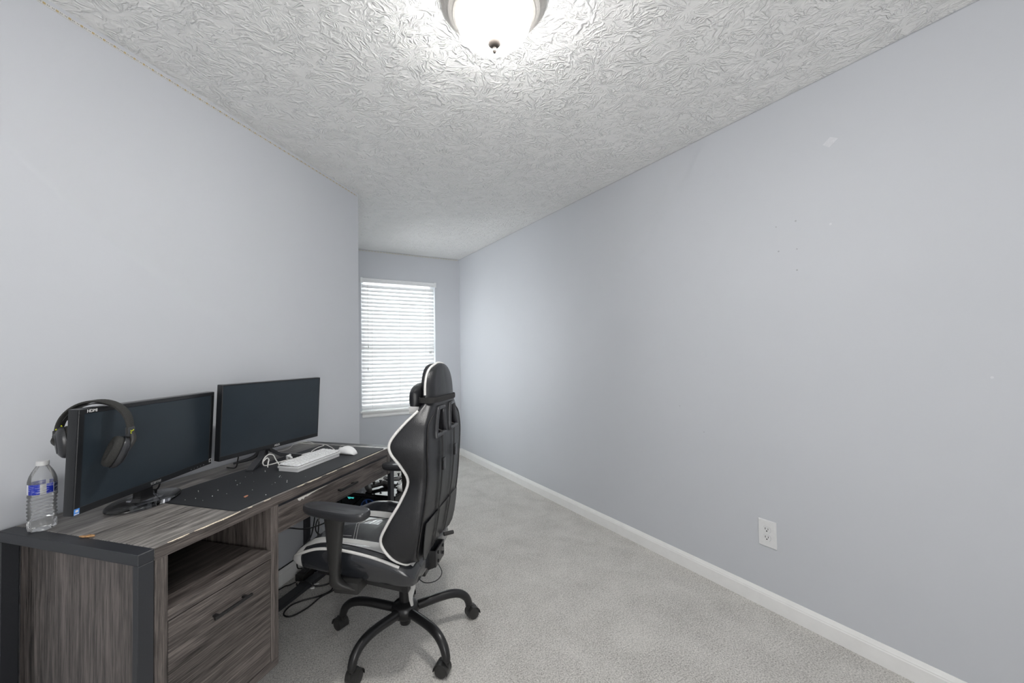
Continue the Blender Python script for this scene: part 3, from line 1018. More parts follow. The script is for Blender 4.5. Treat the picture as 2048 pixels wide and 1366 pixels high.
def strap_rows(path, hw, th, dx0=0.0, shear=0.0):
    P = np.array(path)
    rows = []
    for i in range(len(P)):
        d = P[min(i + 1, len(P) - 1)] - P[max(i - 1, 0)]
        d /= np.linalg.norm(d)
        xa = np.array([1.0, 0, 0])
        nn = np.cross(xa, d)
        nn /= np.linalg.norm(nn)
        t_ = th if np.isscalar(th) else th[i]
        w_ = hw if np.isscalar(hw) else hw[i]
        ring_ = []
        for a, b in ((-1, -.5), (-.8, -1), (.8, -1), (1, -.5), (1, .5), (.8, 1), (-.8, 1), (-1, .5)):
            ring_.append(tuple(P[i] + xa * w_ * a + nn * t_ * b))
        rows.append(ring_)
    return rows


n_ = len(band)
hw = [0.013 + 0.0075 * math.sin(PI * i / (n_ - 1)) ** 0.6 for i in range(n_)]
obj('headband', grid(N(), strap_rows(band, hw, 0.0035), True), M['fabric'], hp, 50)
inner = [(x, y * 0.93, z * 0.93 - 0.0005) for x, y, z in band[5:-5]]
obj('band_lining', grid(N(), strap_rows(inner, 0.010, 0.0015), True), M['plastic'], hp, 50)
for sg, (cx, cy, cz, lean) in ((-1, (-0.016, -0.067, -0.055, 22)), (1, (-0.002, 0.073, -0.020, -6))):
    al = math.radians(38)
    ox, oy = sg * -math.sin(al), sg * math.cos(al)
    arm = [(band[0 if sg < 0 else -1][0], sg * R_, 0.002), (0.002, sg * (R_ + 0.004), cz * 0.38), (cx + ox * 0.020, (cy + oy * 0.022 + sg * R_) / 2, cz * 0.78), (cx + ox * 0.016, cy + oy * 0.016, cz - 0.004)]
    obj('yoke', tube(N(), arm, [0.008, 0.008, 0.007, 0.006], 8, k=5, sy=1.5), M['plastic'], hp, 50)
    bm = N()
    box(bm, (-0.014, sg * R_ - 0.006, -0.012), (0.014, sg * R_ + 0.006, 0.016), 0.003)
    slider = obj('slider', bm, M['plastic_soft'], hp)
    Tc = Matrix.Translation((cx, cy, cz)) @ Matrix.Rotation(al, 4, 'Z') @ Matrix.Rotation(math.radians(lean) * 1.0, 4, 'X') @ Matrix.Rotation(PI / 2, 4, 'X')
    # cup local: z along the ear axis (towards -y of the parent), x and y across
    def cup_rows(prof):
        rows = []
        for r, zz in prof:
            rr = []
            for k in range(40):
                a = 2 * PI * k / 40
                ca, sa = math.cos(a), math.sin(a)
                rr.append((0.040 * r * math.copysign(abs(ca) ** 0.85, ca) * (1 + 0.10 * sa), 0.047 * r * math.copysign(abs(sa) ** 0.9, sa), zz))
            rows.append(rr)
        return rows
    s_out = -sg
    obj('ear_cup', grid(N(), cup_rows([(0.80, s_out * -0.002), (1.0, s_out * -0.001), (1.0, s_out * 0.006), (0.93, s_out * 0.012), (0.70, s_out * 0.0185), (0.66, s_out * 0.0185), (0.62, s_out * 0.021), (0.3, s_out * 0.022)]), True, mat=Tc), M['plastic_soft'], hp, 40)
    obj('ear_pad', grid(N(), cup_rows([(0.90, s_out * -0.0015), (0.97, s_out * -0.006), (0.95, s_out * -0.016), (0.86, s_out * -0.022), (0.68, s_out * -0.0225), (0.56, s_out * -0.017), (0.54, s_out * -0.008)]), True, mat=Tc), M['fabric'], hp, 60)
    bm = N()
    if sg < 0:
        for dz in (0.0, -0.0065):
            prism(bm, [(-0.009, dz + 0.004), (-0.003, dz + 0.000), (0.005, dz + 0.005), (0.005, dz + 0.008), (-0.003, dz + 0.0035), (-0.009, dz + 0.0075)], -R_ - 0.0075, -R_ - 0.0058, axis=1)
        tube(bm, [(-0.012, -R_ + 0.010, -0.018), (-0.004, -R_ + 0.004, -0.030)], 0.002, 6)
        obj('yellow_mark', bm, M['yellow'], slider)
    else:
        for k in range(5):
            tube(bm, [(-0.016 + 0.001 * k, R_ - 0.004, 0.020 - 0.006 * k), (-0.002, R_ - 0.012, 0.013 - 0.006 * k), (0.010, R_ - 0.006, 0.019 - 0.006 * k)], 0.0024, 6, k=3)
        tube(bm, [(-0.004, R_ - 0.010, 0.030), (-0.002, R_ - 0.010, -0.020)], 0.0018, 6)
        obj('elastic_cord', bm, M['yellow'], hp)

# ------------------------------------------------------------------ water bottle
bot = thing('water_bottle', 'clear plastic water bottle with blue label and white cap on the desk end', 'bottle', dk(0.047, 0.470, DT), A45)
prof = [(0.003, 0.004), (0.018, 0.0015), (0.0265, 0.0005), (0.0305, 0.004), (0.0320, 0.012), (0.0318, 0.026)]
for k in range(7):
    z0 = 0.031 + k * 0.0106
    prof += [(0.0290, z0), (0.0324, z0 + 0.0056)]
prof += [(0.0316, 0.107), (0.0314, 0.1095), (0.0314, 0.138), (0.0318, 0.141), (0.0310, 0.148), (0.0280, 0.160), (0.0225, 0.173), (0.0165, 0.184), (0.0132, 0.1895), (0.0128, 0.194)]
pr = catmull(np.array(prof), 3)
rows = []
for r, z in pr:
    row = []
    for k in range(48):
        a = 2 * PI * k / 48
        lob = 1 - 0.14 * max(0.0, 1 - z / 0.026) * (0.5 + 0.5 * math.cos(5 * a)) ** 3
        wob = 1 + (0.018 * math.sin(3 * a + 90 * z) if 0.03 < z < 0.112 else 0)
        row.append((r * lob * wob * math.cos(a), r * lob * wob * math.sin(a), z))
    rows.append(row)
obj('bottle_body', grid(N(), rows, True, cap1=False), M['pet'], bot, 60)
lab = lathe(N(), [(0.0319, 0.1095), (0.0321, 0.1100), (0.0321, 0.1385), (0.0319, 0.139)], 48, cap0=False, cap1=False)
obj('label', lab, M['label'], bot, 60)
capp = []
bm = N()
rows = []
for r, z in ((0.0140, 0.1900), (0.0143, 0.1905), (0.0143, 0.2015), (0.0135, 0.2028), (0.004, 0.2030)):
    rows.append([(r * (1 + (0.02 if k % 2 else 0) * (0.19 < z < 0.202)) * math.cos(2 * PI * k / 60), r * (1 + (0.02 if k % 2 else 0) * (0.19 < z < 0.202)) * math.sin(2 * PI * k / 60), z) for k in range(60)])
obj('cap', grid(bm, rows, True), M['cap'], bot, 40)

# ------------------------------------------------------------------ keyboard, mouse, cables on the desk
ZM = DT + 0.0034
kb = thing('keyboard', 'compact white mechanical keyboard on the black desk mat', 'keyboard', dk(0.713, 0.134, ZM), A45 + math.radians(0.5))
KW, KD = 0.297, 0.106
bm = N()
box(bm, (0.004, 0.003, 0.0), (KW - 0.004, KD - 0.003, 0.0135), 0.002)
box(bm, (0, 0, 0.0135), (KW, KD, 0.0225), 0.002)
obj('case', bm, M['white_plastic'], kb)
obj('key_plate', box(N(), (0.005, 0.004, 0.0225), (KW - 0.005, KD - 0.004, 0.0240)), M['slot'], kb)
U = 0.0191
key_me = {}


def key_mesh(u):
    if u not in key_me:
        w = u * U - 0.0010
        d = U - 0.0010
        rows = []
        for s, z in ((0, 0.0), (0.0004, 0.0015), (0.0026, 0.0085), (0.0036, 0.0092)):
            rows.append([(s, s, z), (w - s, s, z), (w - s, d - s, z), (s, d - s, z)])
        key_me[u] = mesh_of(grid(N(), rows, True), 'keycap', M['keycap'], 20)
    return key_me[u]


layout = [[1.25, 1.25, 1.25, 6.25, 1.25, 1.25, 1.25, 1.25], [2.25] + [1] * 10 + [2.75], [1.75] + [1] * 11 + [2.25], [1.5] + [1] * 12 + [1.5], [1] * 13 + [2]]
for r, row in enumerate(layout):
    x = 0.0052
    for u in row:
        put('keycap', key_mesh(u), kb, (x, 0.0052 + r * U, 0.0243 + 0.0006 * r))
        x += u * U

ms = thing('mouse', 'white computer mouse beside the right end of the keyboard', 'mouse', dk(1.058, 0.140, ZM), A45 + math.radians(-4))
rows = []
L_ = 0.118
for i in range(15):
    f = i / 14
    y = -L_ / 2 + L_ * f
    wv = 0.0315 * (math.sin(PI * min(1, max(0.0, 0.06 + 0.90 * f)))) ** 0.38 * (1 - 0.12 * math.exp(-((f - 0.55) / 0.18) ** 2))
    hv = 0.040 * (math.sin(PI * (0.04 + 0.93 * f ** 0.85))) ** 0.75
    ringp = []
    for k in range(20):
        a = 2 * PI * k / 20
        ca, sa = math.cos(a), math.sin(a)
        zc = hv * 0.36
        ringp.append((wv * math.copysign(abs(ca) ** 0.8, ca), y, max(0.0006, zc + (hv - zc) * sa if sa > 0 else zc + zc * sa)))
    rows.append(ringp)
obj('shell', grid(N(), rows, True), M['keycap'], ms, 60)
obj('scroll_wheel', cyl(N(), (-0.004, 0.034, 0.0260), (0.004, 0.034, 0.0260), 0.0075, 20, bev=0.001), M['grey_plastic'], ms)
obj('base_plate', box(N(), (-0.026, -0.050, 0.0), (0.026, 0.050, 0.003), 0.001), M['plastic'], ms)


def cable(name, label, pts, r, mat, k=8, cat='cable', n=8, parent=None):
    """a cable in desk coordinates: a loose thing, or a part of the device it is fixed to"""
    bm = tube(N(), [(x, y, z) for x, y, z in pts], r, n, k=k)
    if parent is not None:
        bpy.context.view_layer.update()
        Md = Matrix.Translation(dk(0, 0, 0)) @ Matrix.Rotation(A45, 4, 'Z')
        bmesh.ops.transform(bm, matrix=parent.matrix_world.inverted() @ Md, verts=bm.verts)
        return obj(name, bm, mat, parent, 60)
    o = obj(name, bm, mat, None, 60)
    o.location = dk(0, 0, 0)
    o.rotation_euler = (0, 0, A45)
    return tag(o, label, cat)


zc = ZM + 0.0032
kc = cable('cable', '', [
    (0.722, 0.238, ZM + 0.012), (0.735, 0.252, ZM + 0.020), (0.765, 0.300, ZM + 0.034), (0.790, 0.338, ZM + 0.046), (0.782, 0.356, ZM + 0.050), (0.755, 0.352, ZM + 0.042), (0.738, 0.346, ZM + 0.026), (0.746, 0.345, zc + 0.006),
    (0.782, 0.350, zc), (0.830, 0.342, zc), (0.880, 0.330, zc), (0.915, 0.318, zc), (0.955, 0.312, zc + 0.004), (0.990, 0.304, zc + 0.003), (1.030, 0.330, zc), (1.075, 0.354, zc), (1.13, 0.363, zc + 0.003),
    (1.175, 0.366, zc + 0.003), (1.20, 0.395, zc + 0.001), (1.208, 0.428, zc + 0.001), (1.217, 0.47, DT + 0.0035), (1.225, 0.558, DT + 0.0035), (1.225, 0.576, DT + 0.0030), (1.225, 0.5815, DT - 0.006), (1.225, 0.5818, DT - 0.06), (1.222, 0.5818, 0.45)], 0.0026, M['white_cable'], n=10, parent=kb)


def in_kb(bm):
    Md = Matrix.Translation(dk(0, 0, 0)) @ Matrix.Rotation(A45, 4, 'Z')
    bmesh.ops.transform(bm, matrix=kb.matrix_world.inverted() @ Md, verts=bm.verts)
    return bm


kc2 = tube(N(), [(0.742, 0.350, ZM + 0.026), (0.764, 0.350, ZM + 0.038), (0.772, 0.346, ZM + 0.030), (0.768, 0.345, ZM + 0.018), (0.758, 0.338, zc + 0.002), (0.748, 0.328, zc - 0.001)], [.0028, .003, .003, .003, .0025, .0018], 8, k=6)
obj('cable_tie', in_kb(kc2), M['white_cable'], kc, 60)
bm = N()
rr = random.Random(5)
for k in range(9):
    ellipsoid(bm, (0.885 + rr.uniform(-.010, .010), 0.334 + rr.uniform(-.010, .010), zc + 0.011 + rr.uniform(-.006, .008)), (0.0065, 0.0065, 0.0065), 8, 6)
obj('twist_clip', in_kb(bm), M['white_plastic'], kc, 20)
Tp = Matrix.Translation((0.972, 0.309, zc + 0.005)) @ Matrix.Rotation(math.radians(-10), 4, 'Z')
obj('plug', in_kb(box(N(), (-0.024, -0.006, -0.005), (0.024, 0.006, 0.006), 0.0015, 2, Tp)), M['white_plastic'], kc)
cable('cable', '', [
    (1.060, 0.200, ZM + 0.010), (1.085, 0.245, ZM + 0.020), (1.118, 0.305, ZM + 0.024), (1.150, 0.365, ZM + 0.020), (1.180, 0.430, ZM + 0.012), (1.195, 0.475, ZM + 0.016), (1.185, 0.525, ZM + 0.016), (1.150, 0.545, DT + 0.014), (1.115, 0.535, DT + 0.004), (1.06, 0.52, DT + 0.003), (0.98, 0.55, DT + 0.003), (0.95, 0.565, DT + 0.003)], 0.0022, M['white_cable'], n=10, parent=ms)

# ------------------------------------------------------------------ gaming chair (local: x sitter's right, y forward, z up)
CHX, CHY, CH_ROT = 0.543, 1.8115, math.radians(51)
ch = thing('gaming_chair', 'black gaming chair with white piping on a five star caster base, turned towards the desk', 'chair', (CHX, CHY, 0), CH_ROT)
# base
hub = [(0.001, 0.066), (0.022, 0.066), (0.024, 0.070), (0.024, 0.092), (0.040, 0.096), (0.054, 0.106), (0.060, 0.120), (0.060, 0.136), (0.055, 0.150), (0.044, 0.160), (0.030, 0.164), (0.026, 0.166)]
obj('hub', lathe(N(), hub, 32, cap0=True, cap1=True), M['black_metal'], ch, 40)
obj('gas_column', lathe(N(), [(0.0255, 0.15), (0.0255, 0.30), (0.0215, 0.302), (0.0215, 0.330), (0.014, 0.331), (0.014, 0.35)], 24), M['black_metal'], ch)
wheel_me = mesh_of(cyl(N(), (-0.009, 0, 0), (0.009, 0, 0), 0.0255, 28, bev=0.004), 'wheel', M['plastic'])
bm = N()
for x0, x1 in ((0.002, 0.024), (-0.024, -0.002)):
    rows = []
    for k in range(15):
        a = math.radians(-20 + 205 * k / 14)
        rows.append([(x, rr * math.cos(a), rr * math.sin(a)) for x, rr in ((x0, 0.0272), (x1, 0.0272), (x1, 0.0302), (x0, 0.0302))])
    grid(bm, rows, True)
box(bm, (-0.006, -0.018, -0.010), (0.006, 0.030, 0.027), 0.003)
cyl(bm, (0, 0.018, 0.0), (0, 0.018, 0.052), 0.0085, 12)
caster_me = mesh_of(bm, 'caster', M['plastic'], 40)
leg_bm = tube(N(), [(0.036, 0, 0.128), (0.090, 0, 0.133), (0.160, 0, 0.139), (0.215, 0, 0.139), (0.258, 0, 0.128), (0.287, 0, 0.106), (0.300, 0, 0.080), (0.303, 0, 0.064)],
              [0.0195, 0.0195, 0.0190, 0.0190, 0.0185, 0.0180, 0.0170, 0.0165], 14, k=5)
leg_me = mesh_of(leg_bm, 'leg', M['black_metal'], 60)
CAST_YAW = [150, 62, -118, 75, -128]
for k in range(5):
    a = math.radians(-4 + 72 * k) - CH_ROT
    put('leg', leg_me, ch, (0, 0, 0), (0, 0, a))
    # the fork sits under the leg end, the wheels trail off it
    ex, ey = 0.303 * math.cos(a), 0.303 * math.sin(a)
    ca = a + math.radians((95, -115, 70, -80, -60)[k])
    wx, wy = ex + 0.018 * math.sin(ca), ey - 0.018 * math.cos(ca)
    cst = put('caster', caster_me, ch, (wx, wy, 0.0265), (0, 0, ca))
    for sx in (-0.0125, 0.0125):
        put('wheel', wheel_me, cst, (sx, 0, 0))
# mechanism
bm = N()
box(bm, (-0.10, -0.13, 0.330), (0.10, 0.20, 0.374), 0.004)
for x0_ in (-0.235, 0.205):
    prism(bm, [(-0.108, 0.336), (0.27, 0.384), (0.27, 0.402), (-0.108, 0.362)], x0_, x0_ + 0.030, axis=0, bev=0.002)
box(bm, (-0.235, -0.108, 0.338), (0.235, -0.080, 0.362), 0.003)
obj('seat_plate', bm, M['black_metal'], ch)
bm = N()
prism(bm, [(-0.128, 0.352), (-0.108, 0.362), (-0.095, 0.345), (-0.100, 0.295), (-0.108, 0.270), (-0.116, 0.272), (-0.113, 0.300)], -0.206, -0.196, axis=0, bev=0.002)
obj('strap_tab', bm, M['grey_plastic'], ch)

# seat: one closed padded body, then white side bands and piping over it
YS = [-0.135, -0.120, -0.080, 0.00, 0.09, 0.18, 0.26, 0.325, 0.372, 0.398, 0.402]
ZTOP = [0.405, 0.432, 0.450, 0.459, 0.465, 0.471, 0.473, 0.470, 0.457, 0.438, 0.425]
ZRID = [0.402, 0.428, 0.452, 0.480, 0.498, 0.507, 0.502, 0.480, 0.455, 0.432, 0.420]
WHALF = [0.225, 0.245, 0.258, 0.266, 0.268, 0.268, 0.266, 0.258, 0.238, 0.205, 0.190]
ZBOT = [0.362, 0.360, 0.365, 0.376, 0.387, 0.396, 0.404, 0.406, 0.408, 0.410, 0.412]


def seat_half(i):
    zt, zr, w, zb = ZTOP[i], ZRID[i], WHALF[i], ZBOT[i]
    zm = (zt + zr) / 2
    return [(0.0, zt), (0.07, zt), (0.12, zt + 0.001), (0.165, zt * 0.72 + zr * 0.28), (w - 0.068, zt * 0.34 + zr * 0.66), (w - 0.032, zr), (w - 0.008, zr - 0.012), (w + 0.002, zr * 0.60 + zb * 0.40), (w - 0.008, zb + 0.010), (w - 0.030, zb), (0.10, zb - 0.001), (0.0, zb - 0.001)]


def seat_ring(i):
    h = seat_half(i)
    pts = h + [(-x, z) for x, z in h[-2:0:-1]]
    return [(x, YS[i], z) for x, z in pts]


ctrl = np.array([seat_ring(i) for i in range(len(YS))])
cu = np.array([catmull(r, 3, True) for r in ctrl])
cv = np.stack([catmull(cu[:, j, :], 4) for j in range(cu.shape[1])], 1)
obj('seat', grid(N(), [[tuple(p) for p in r] for r in cv], True), M['leather_seat'], ch, 60)


def seat_strip(j0, j1, i0, i1, lift=0.0022):
    """open patch lifted off the seat between control columns j0..j1 and rows i0..i1"""
    sub = cv[i0 * 4:i1 * 4 + 1, j0 * 3:j1 * 3 + 1]
    nrm = np.zeros_like(sub)
    du = np.gradient(sub, axis=1)
    dv = np.gradient(sub, axis=0)
    nrm = np.cross(dv, du)
    nrm /= np.linalg.norm(nrm, axis=2, keepdims=True) + 1e-9
    cen = np.array([0, 0.12, 0.42])
    flip = np.sign(np.sum(nrm * (sub - cen), axis=2, keepdims=True))
    sub = sub + nrm * flip * lift
    return grid(N(), [[tuple(p) for p in r] for r in sub], False)


NH = 12
obj('white_band', seat_strip(2, 3, 1, 10), M['leather_white'], ch, 60)
# mirrored columns on the sitter's left: ring index 22-j
obj('white_band', seat_strip(22 - 5, 22 - 2, 1, 10), M['leather_white'], ch, 60)
obj('front_corner', seat_strip(22 - 8, 22 - 4, 7, 10, 0.0034), M['leather_white'], ch, 60)
obj('front_corner', seat_strip(4, 7, 7, 10, 0.0030), M['leather_white'], ch, 60)
for sx in (-1, 1):
    line = []
    for i in range(2, 10):
        h = seat_half(i)
        line.append((sx * (h[6][0] + 0.001), YS[i], h[6][1] + 0.001))
    obj('piping', tube(N(), line, 0.0058, 8, k=5), M['piping'], ch, 60)
bm = N()
for off in (0.0, 0.012):
    tube(bm, [(-0.128, 0.165 + off, 0.4715), (-0.05, 0.200 + off, 0.4725), (0.035, 0.236 + off, 0.4735)], 0.0009, 5, k=4)
    tube(bm, [(0.035, 0.236 + off, 0.4735), (0.09, 0.190 + off, 0.4725), (0.128, 0.120 + off, 0.4705)], 0.0009, 5, k=4)
tube(bm, [(-0.110, 0.315, 0.4715), (-0.095, 0.255, 0.4740), (-0.09, 0.205, 0.473)], 0.0009, 5, k=4)
obj('stitching', bm, M['grey_plastic'], ch, 60)

# armrests
for sx in (-1, 1):
    dirv = Vector((0.18 * (-sx) * -1 if False else -sx * 0.19, 0.98, 0)).normalized()
    arm = N()
    cx, cy = sx * 0.322, (0.140 if sx < 0 else 0.098)
    Tm = Matrix.Translation((cx, cy, 0.652)) @ Matrix.Rotation(math.atan2(-dirv.x, dirv.y), 4, 'Z')
    outl = []
    for k in range(48):
        a = 2 * PI * k / 48
        ca, sa = math.cos(a), math.sin(a)
        outl.append((0.045 * math.copysign(abs(ca) ** 0.75, ca) * (1 - 0.10 * sa), 0.147 * math.copysign(abs(sa) ** 0.62, sa)))
    rows = []
    for s, z in ((0.55, -0.004), (0.80, -0.002), (0.94, 0.004), (0.995, 0.013), (1.0, 0.020), (0.985, 0.027), (0.94, 0.0305), (0.87, 0.0300), (0.70, 0.0265), (0.4, 0.0245), (0.05, 0.024)):
        rows.append([(x * s, y * (1 - (1 - s) * 0.5), z + 0.010 * max(0, -y / 0.15) ** 3 * 0.3) for x, y in outl])
    grid(arm, rows, True, mat=Tm)
    obj('arm_pad', arm, M['plastic_soft'], ch, 60)
    bm = N()
    rows = []
    for z, y0, y1, x0, hw in ((0.662, 0.100, 0.195, 0.318, 0.021), (0.640, 0.106, 0.186, 0.318, 0.020), (0.58, 0.117, 0.181, 0.316, 0.0185), (0.50, 0.127, 0.175, 0.313, 0.017), (0.44, 0.133, 0.170, 0.311, 0.016), (0.405, 0.128, 0.172, 0.308, 0.017), (0.385, 0.100, 0.174, 0.300, 0.018), (0.366, 0.070, 0.168, 0.285, 0.018)):
        pts_ = []
        for k in range(16):
            a = 2 * PI * k / 16
            ca, sa = math.cos(a), math.sin(a)
            pts_.append((sx * (x0 + hw * math.copysign(abs(ca) ** 0.6, ca)), cy - 0.140 + (y0 + y1) / 2 + (y1 - y0) / 2 * math.copysign(abs(sa) ** 0.6, sa), z))
        rows.append(pts_)
    ctrl_ = np.array(rows)
    rows = np.stack([catmull(ctrl_[:, j, :], 4) for j in range(16)], 1)
    grid(bm, [[tuple(p) for p in r] for r in rows], True)
    box(bm, (min(sx * 0.16, sx * 0.298), 0.065, 0.349), (max(sx * 0.16, sx * 0.298), 0.165, 0.392), 0.008)
    obj('arm_post', bm, M['plastic'], ch, 50)

# backrest: loft of padded cross sections, two open vents
#      z      w      wt     yr      yt
BR = [(0.428, 0.150, 0.150, -0.138, -0.118),
      (0.446, 0.222, 0.232, -0.146, -0.092),
      (0.486, 0.258, 0.272, -0.156, -0.050),
      (0.548, 0.266, 0.282, -0.168, -0.014),
      (0.617, 0.264, 0.276, -0.180, -0.042),
      (0.690, 0.258, 0.262, -0.190, -0.084),
      (0.765, 0.252, 0.248, -0.197, -0.112),
      (0.825, 0.258, 0.262, -0.200, -0.090),
      (0.880, 0.263, 0.278, -0.201, -0.055),
      (0.922, 0.259, 0.276, -0.201, -0.053),
      (0.978, 0.238, 0.252, -0.198, -0.092),
      (1.030, 0.192, 0.204, -0.198, -0.138),
      (1.058, 0.166, 0.168, -0.198, -0.150),
      (1.088, 0.164, 0.166, -0.197, -0.148),
      (1.130, 0.158, 0.160, -0.195, -0.147),
      (1.168, 0.138, 0.140, -0.192, -0.147),
      (1.194, 0.104, 0.106, -0.189, -0.149),
      (1.209, 0.056, 0.058, -0.185, -0.155),
      (1.213, 0.012, 0.014, -0.179, -0.163)]
VENT_ROWS = (9, 11)


def back_half(row):
    z, w, wt, yr, yt = row
    f = min(1.0, max(0.0, (z - 0.922) / 0.108))
    x1 = min(0.032 + 0.018 * f, 0.25 * w)
    x2 = min(0.156 - 0.044 * f, 0.62 * w)
    d = yt - yr
    yf = yr + min(0.075, 0.9 * d + 0.022)
    sh = min(1.0, w / 0.10)
    return [(0, yr), (x1, yr), (x2, yr + 0.003), (w - 0.020 * sh, yr + 0.008), (w, yr + 0.030 * sh), (wt, yr + 0.80 * d), (wt - 0.008 * sh, yt), (wt - 0.028 * sh, yt - 0.008 * sh), (wt - 0.060 * sh if wt - 0.060 * sh > x2 + 0.004 else x2 + 0.004 + (wt - x2) * 0.3, yf + 0.25 * max(0, yt - yf)), (x2, yf), (x1, yf - 0.004), (0, yf - 0.005)]


def back_ring(row):
    h = back_half(row)
    pts = h + [(-x, y) for x, y in h[-2:0:-1]]
    return [(x, y, row[0]) for x, y in pts]


KU, KV = 4, 4
bc = np.array([back_ring(r) for r in BR])
bu = np.array([catmull(r, KU, True) for r in bc])
bv = np.stack([catmull(bu[:, j, :], KV) for j in range(bu.shape[1])], 1)
NU = bv.shape[1]
vr0, vr1 = VENT_ROWS[0] * KV, VENT_ROWS[1] * KV
rear_cols = {}
side_spans = [((1, 2), (9, 10)), ((20, 21), (12, 13))]   # (rear control columns, front control columns) of each vent


def in_vent(i, j):
    if not (vr0 <= i < vr1):
        return False
    for (a, b), (c, d) in side_spans:
        if a * KU <= j < b * KU or c * KU <= j < d * KU:
            return True
    return False


bm = grid(N(), [[tuple(p) for p in r] for r in bv], True, skip=in_vent)
for (a, b), (c, d) in side_spans:
    ra = [(vr0, j) for j in range(a * KU, b * KU)] + [(i, b * KU) for i in range(vr0, vr1)] + [(vr1, j) for j in range(b * KU, a * KU, -1)] + [(i, a * KU) for i in range(vr1, vr0, -1)]
    fr_of = lambda j: d * KU - (j - a * KU)
    loop_r = [tuple(bv[i, j]) for i, j in ra]
    loop_f = [tuple(bv[i, fr_of(j)]) for i, j in ra]
    t = N()
    A = [t.verts.new(p) for p in loop_r]
    B = [t.verts.new(p) for p in loop_f]
    for k in range(len(A)):
        k2 = (k + 1) % len(A)
        t.faces.new((A[k], A[k2], B[k2], B[k]))
    join(bm, t)
bmesh.ops.remove_doubles(bm, verts=bm.verts, dist=1e-5)
obj('backrest', bm, M['leather'], ch, 50)
for (a, b), (c, d) in side_spans:
    ra = [(vr0, j) for j in range(a * KU, b * KU)] + [(i, b * KU) for i in range(vr0, vr1)] + [(vr1, j) for j in range(b * KU, a * KU, -1)] + [(i, a * KU) for i in range(vr1, vr0, -1)]
    lp = [(bv[i, j][0], bv[i, j][1] - 0.002, bv[i, j][2]) for i, j in ra]
    obj('vent_frame', tube(N(), lp, 0.0095, 10, closed=True, ref=(0, 1, 0)), M['plastic_soft'], ch, 60)
# white piping along both wing edges and round the head
for sx in (-1, 1):
    lo = [(sx * (r[2] + 0.001), r[4] - 0.006, r[0]) for r in BR[1:12]]
    lo.insert(0, (sx * 0.19, -0.110, 0.432))
    obj('piping', tube(N(), lo, 0.0056, 8, k=5, ref=(0, 1, 0)), M['piping'], ch, 60)
hd = [(-(r[2] + 0.001), r[4] - 0.012, r[0]) for r in BR[13:18]] + [(0, -0.163, 1.2150)] + [((r[2] + 0.001), r[4] - 0.012, r[0]) for r in BR[17:12:-1]]
obj('piping', tube(N(), hd, 0.0050, 8, k=5, ref=(0, 1, 0)), M['piping'], ch, 60)
# seams on the rear panel
bm = N()
for sx in (-1, 1):
    tube(bm, [(sx * (r[1] - 0.018), r[3] + 0.0055, r[0]) for r in BR[1:11]] + [(sx * 0.150, -0.1925, 1.015), (sx * 0.105, -0.192, 1.040)], 0.0026, 6, k=4, ref=(0, 1, 0))
obj('seam', bm, M['webbing'], ch, 60)


def yr_at(z):
    zz = [r[0] for r in BR]
    return float(np.interp(z, zz, [r[3] for r in BR]))


# loose lower flap with its two open sides
rows = []
for z, hw_ in ((0.438, 0.165), (0.452, 0.205), (0.49, 0.222), (0.545, 0.228), (0.592, 0.226), (0.600, 0.222)):
    y = yr_at(z)
    rows.append([(x * hw_, y - 0.0045 - 0.011 * abs(x) ** 3 * (0.6 - z) / 0.16, z) for x in (-1, -.8, -.4, 0, .4, .8, 1)] + [(x * hw_, y - 0.0015 - 0.011 * abs(x) ** 3 * (0.6 - z) / 0.16, z) for x in (1, .8, .4, 0, -.4, -.8, -1)])
obj('rear_flap', grid(N(), rows, True), M['leather'], ch, 50)
# lumbar straps with buckles
for sx, zb_ in ((-1, 0.800), (1, 0.820)):
    path = []
    for k in range(25):
        z = 0.955 - (0.955 - 0.452) * k / 24
        x = sx * (0.092 - 0.012 * k / 24)
        y = yr_at(z) - 0.0065 - (0.004 if z < 0.6 else 0.0)
        if k == 0:
            y += 0.030
            z = 0.945
        path.append((x, y, z))
    rows = [[(x - 0.0095, y - 0.001, z), (x + 0.0095, y - 0.001, z), (x + 0.0095, y + 0.001, z), (x - 0.0095, y + 0.001, z)] for x, y, z in path]
    st = obj('lumbar_strap', grid(N(), rows, True), M['webbing'], ch, 50)
    bm = N()
    xb_ = sx * 0.088
    yb_ = yr_at(zb_) - 0.011
    box(bm, (xb_ - 0.0135, yb_ - 0.006, zb_ - 0.026), (xb_ + 0.0135, yb_ + 0.004, zb_ + 0.012), 0.003)
    box(bm, (xb_ - 0.016, yb_ - 0.005, zb_ + 0.008), (xb_ + 0.016, yb_ + 0.003, zb_ + 0.022), 0.002)
    obj('buckle', bm, M['plastic_glossy'], st)
# head pillow and its band
rows = []
for x in np.linspace(-0.150, 0.150, 17):
    f = 1 - (abs(x) / 0.150) ** 2.6
    hh, dd = 0.034 + 0.030 * f, 0.016 + 0.030 * f
    cz, cyy = 1.068, -0.104
    if abs(abs(x) - 0.150) < 1e-6:
        hh, dd = 0.036, 0.006
    rows.append([(x, cyy + dd * math.copysign(abs(math.cos(2 * PI * k / 20)) ** 0.8, math.cos(2 * PI * k / 20)), cz + hh * math.copysign(abs(math.sin(2 * PI * k / 20)) ** 0.8, math.sin(2 * PI * k / 20))) for k in range(20)])
pil = obj('head_pillow', grid(N(), rows, True), M['leather'], ch, 50)
rows = []
loop = []
for k in range(44):
    a = 2 * PI * k / 44
    ca, sa = math.cos(a), math.sin(a)
    loop.append((0.170 * math.copysign(abs(ca) ** 0.45, ca), -0.163 + 0.0405 * math.copysign(abs(sa) ** 0.55, sa)))
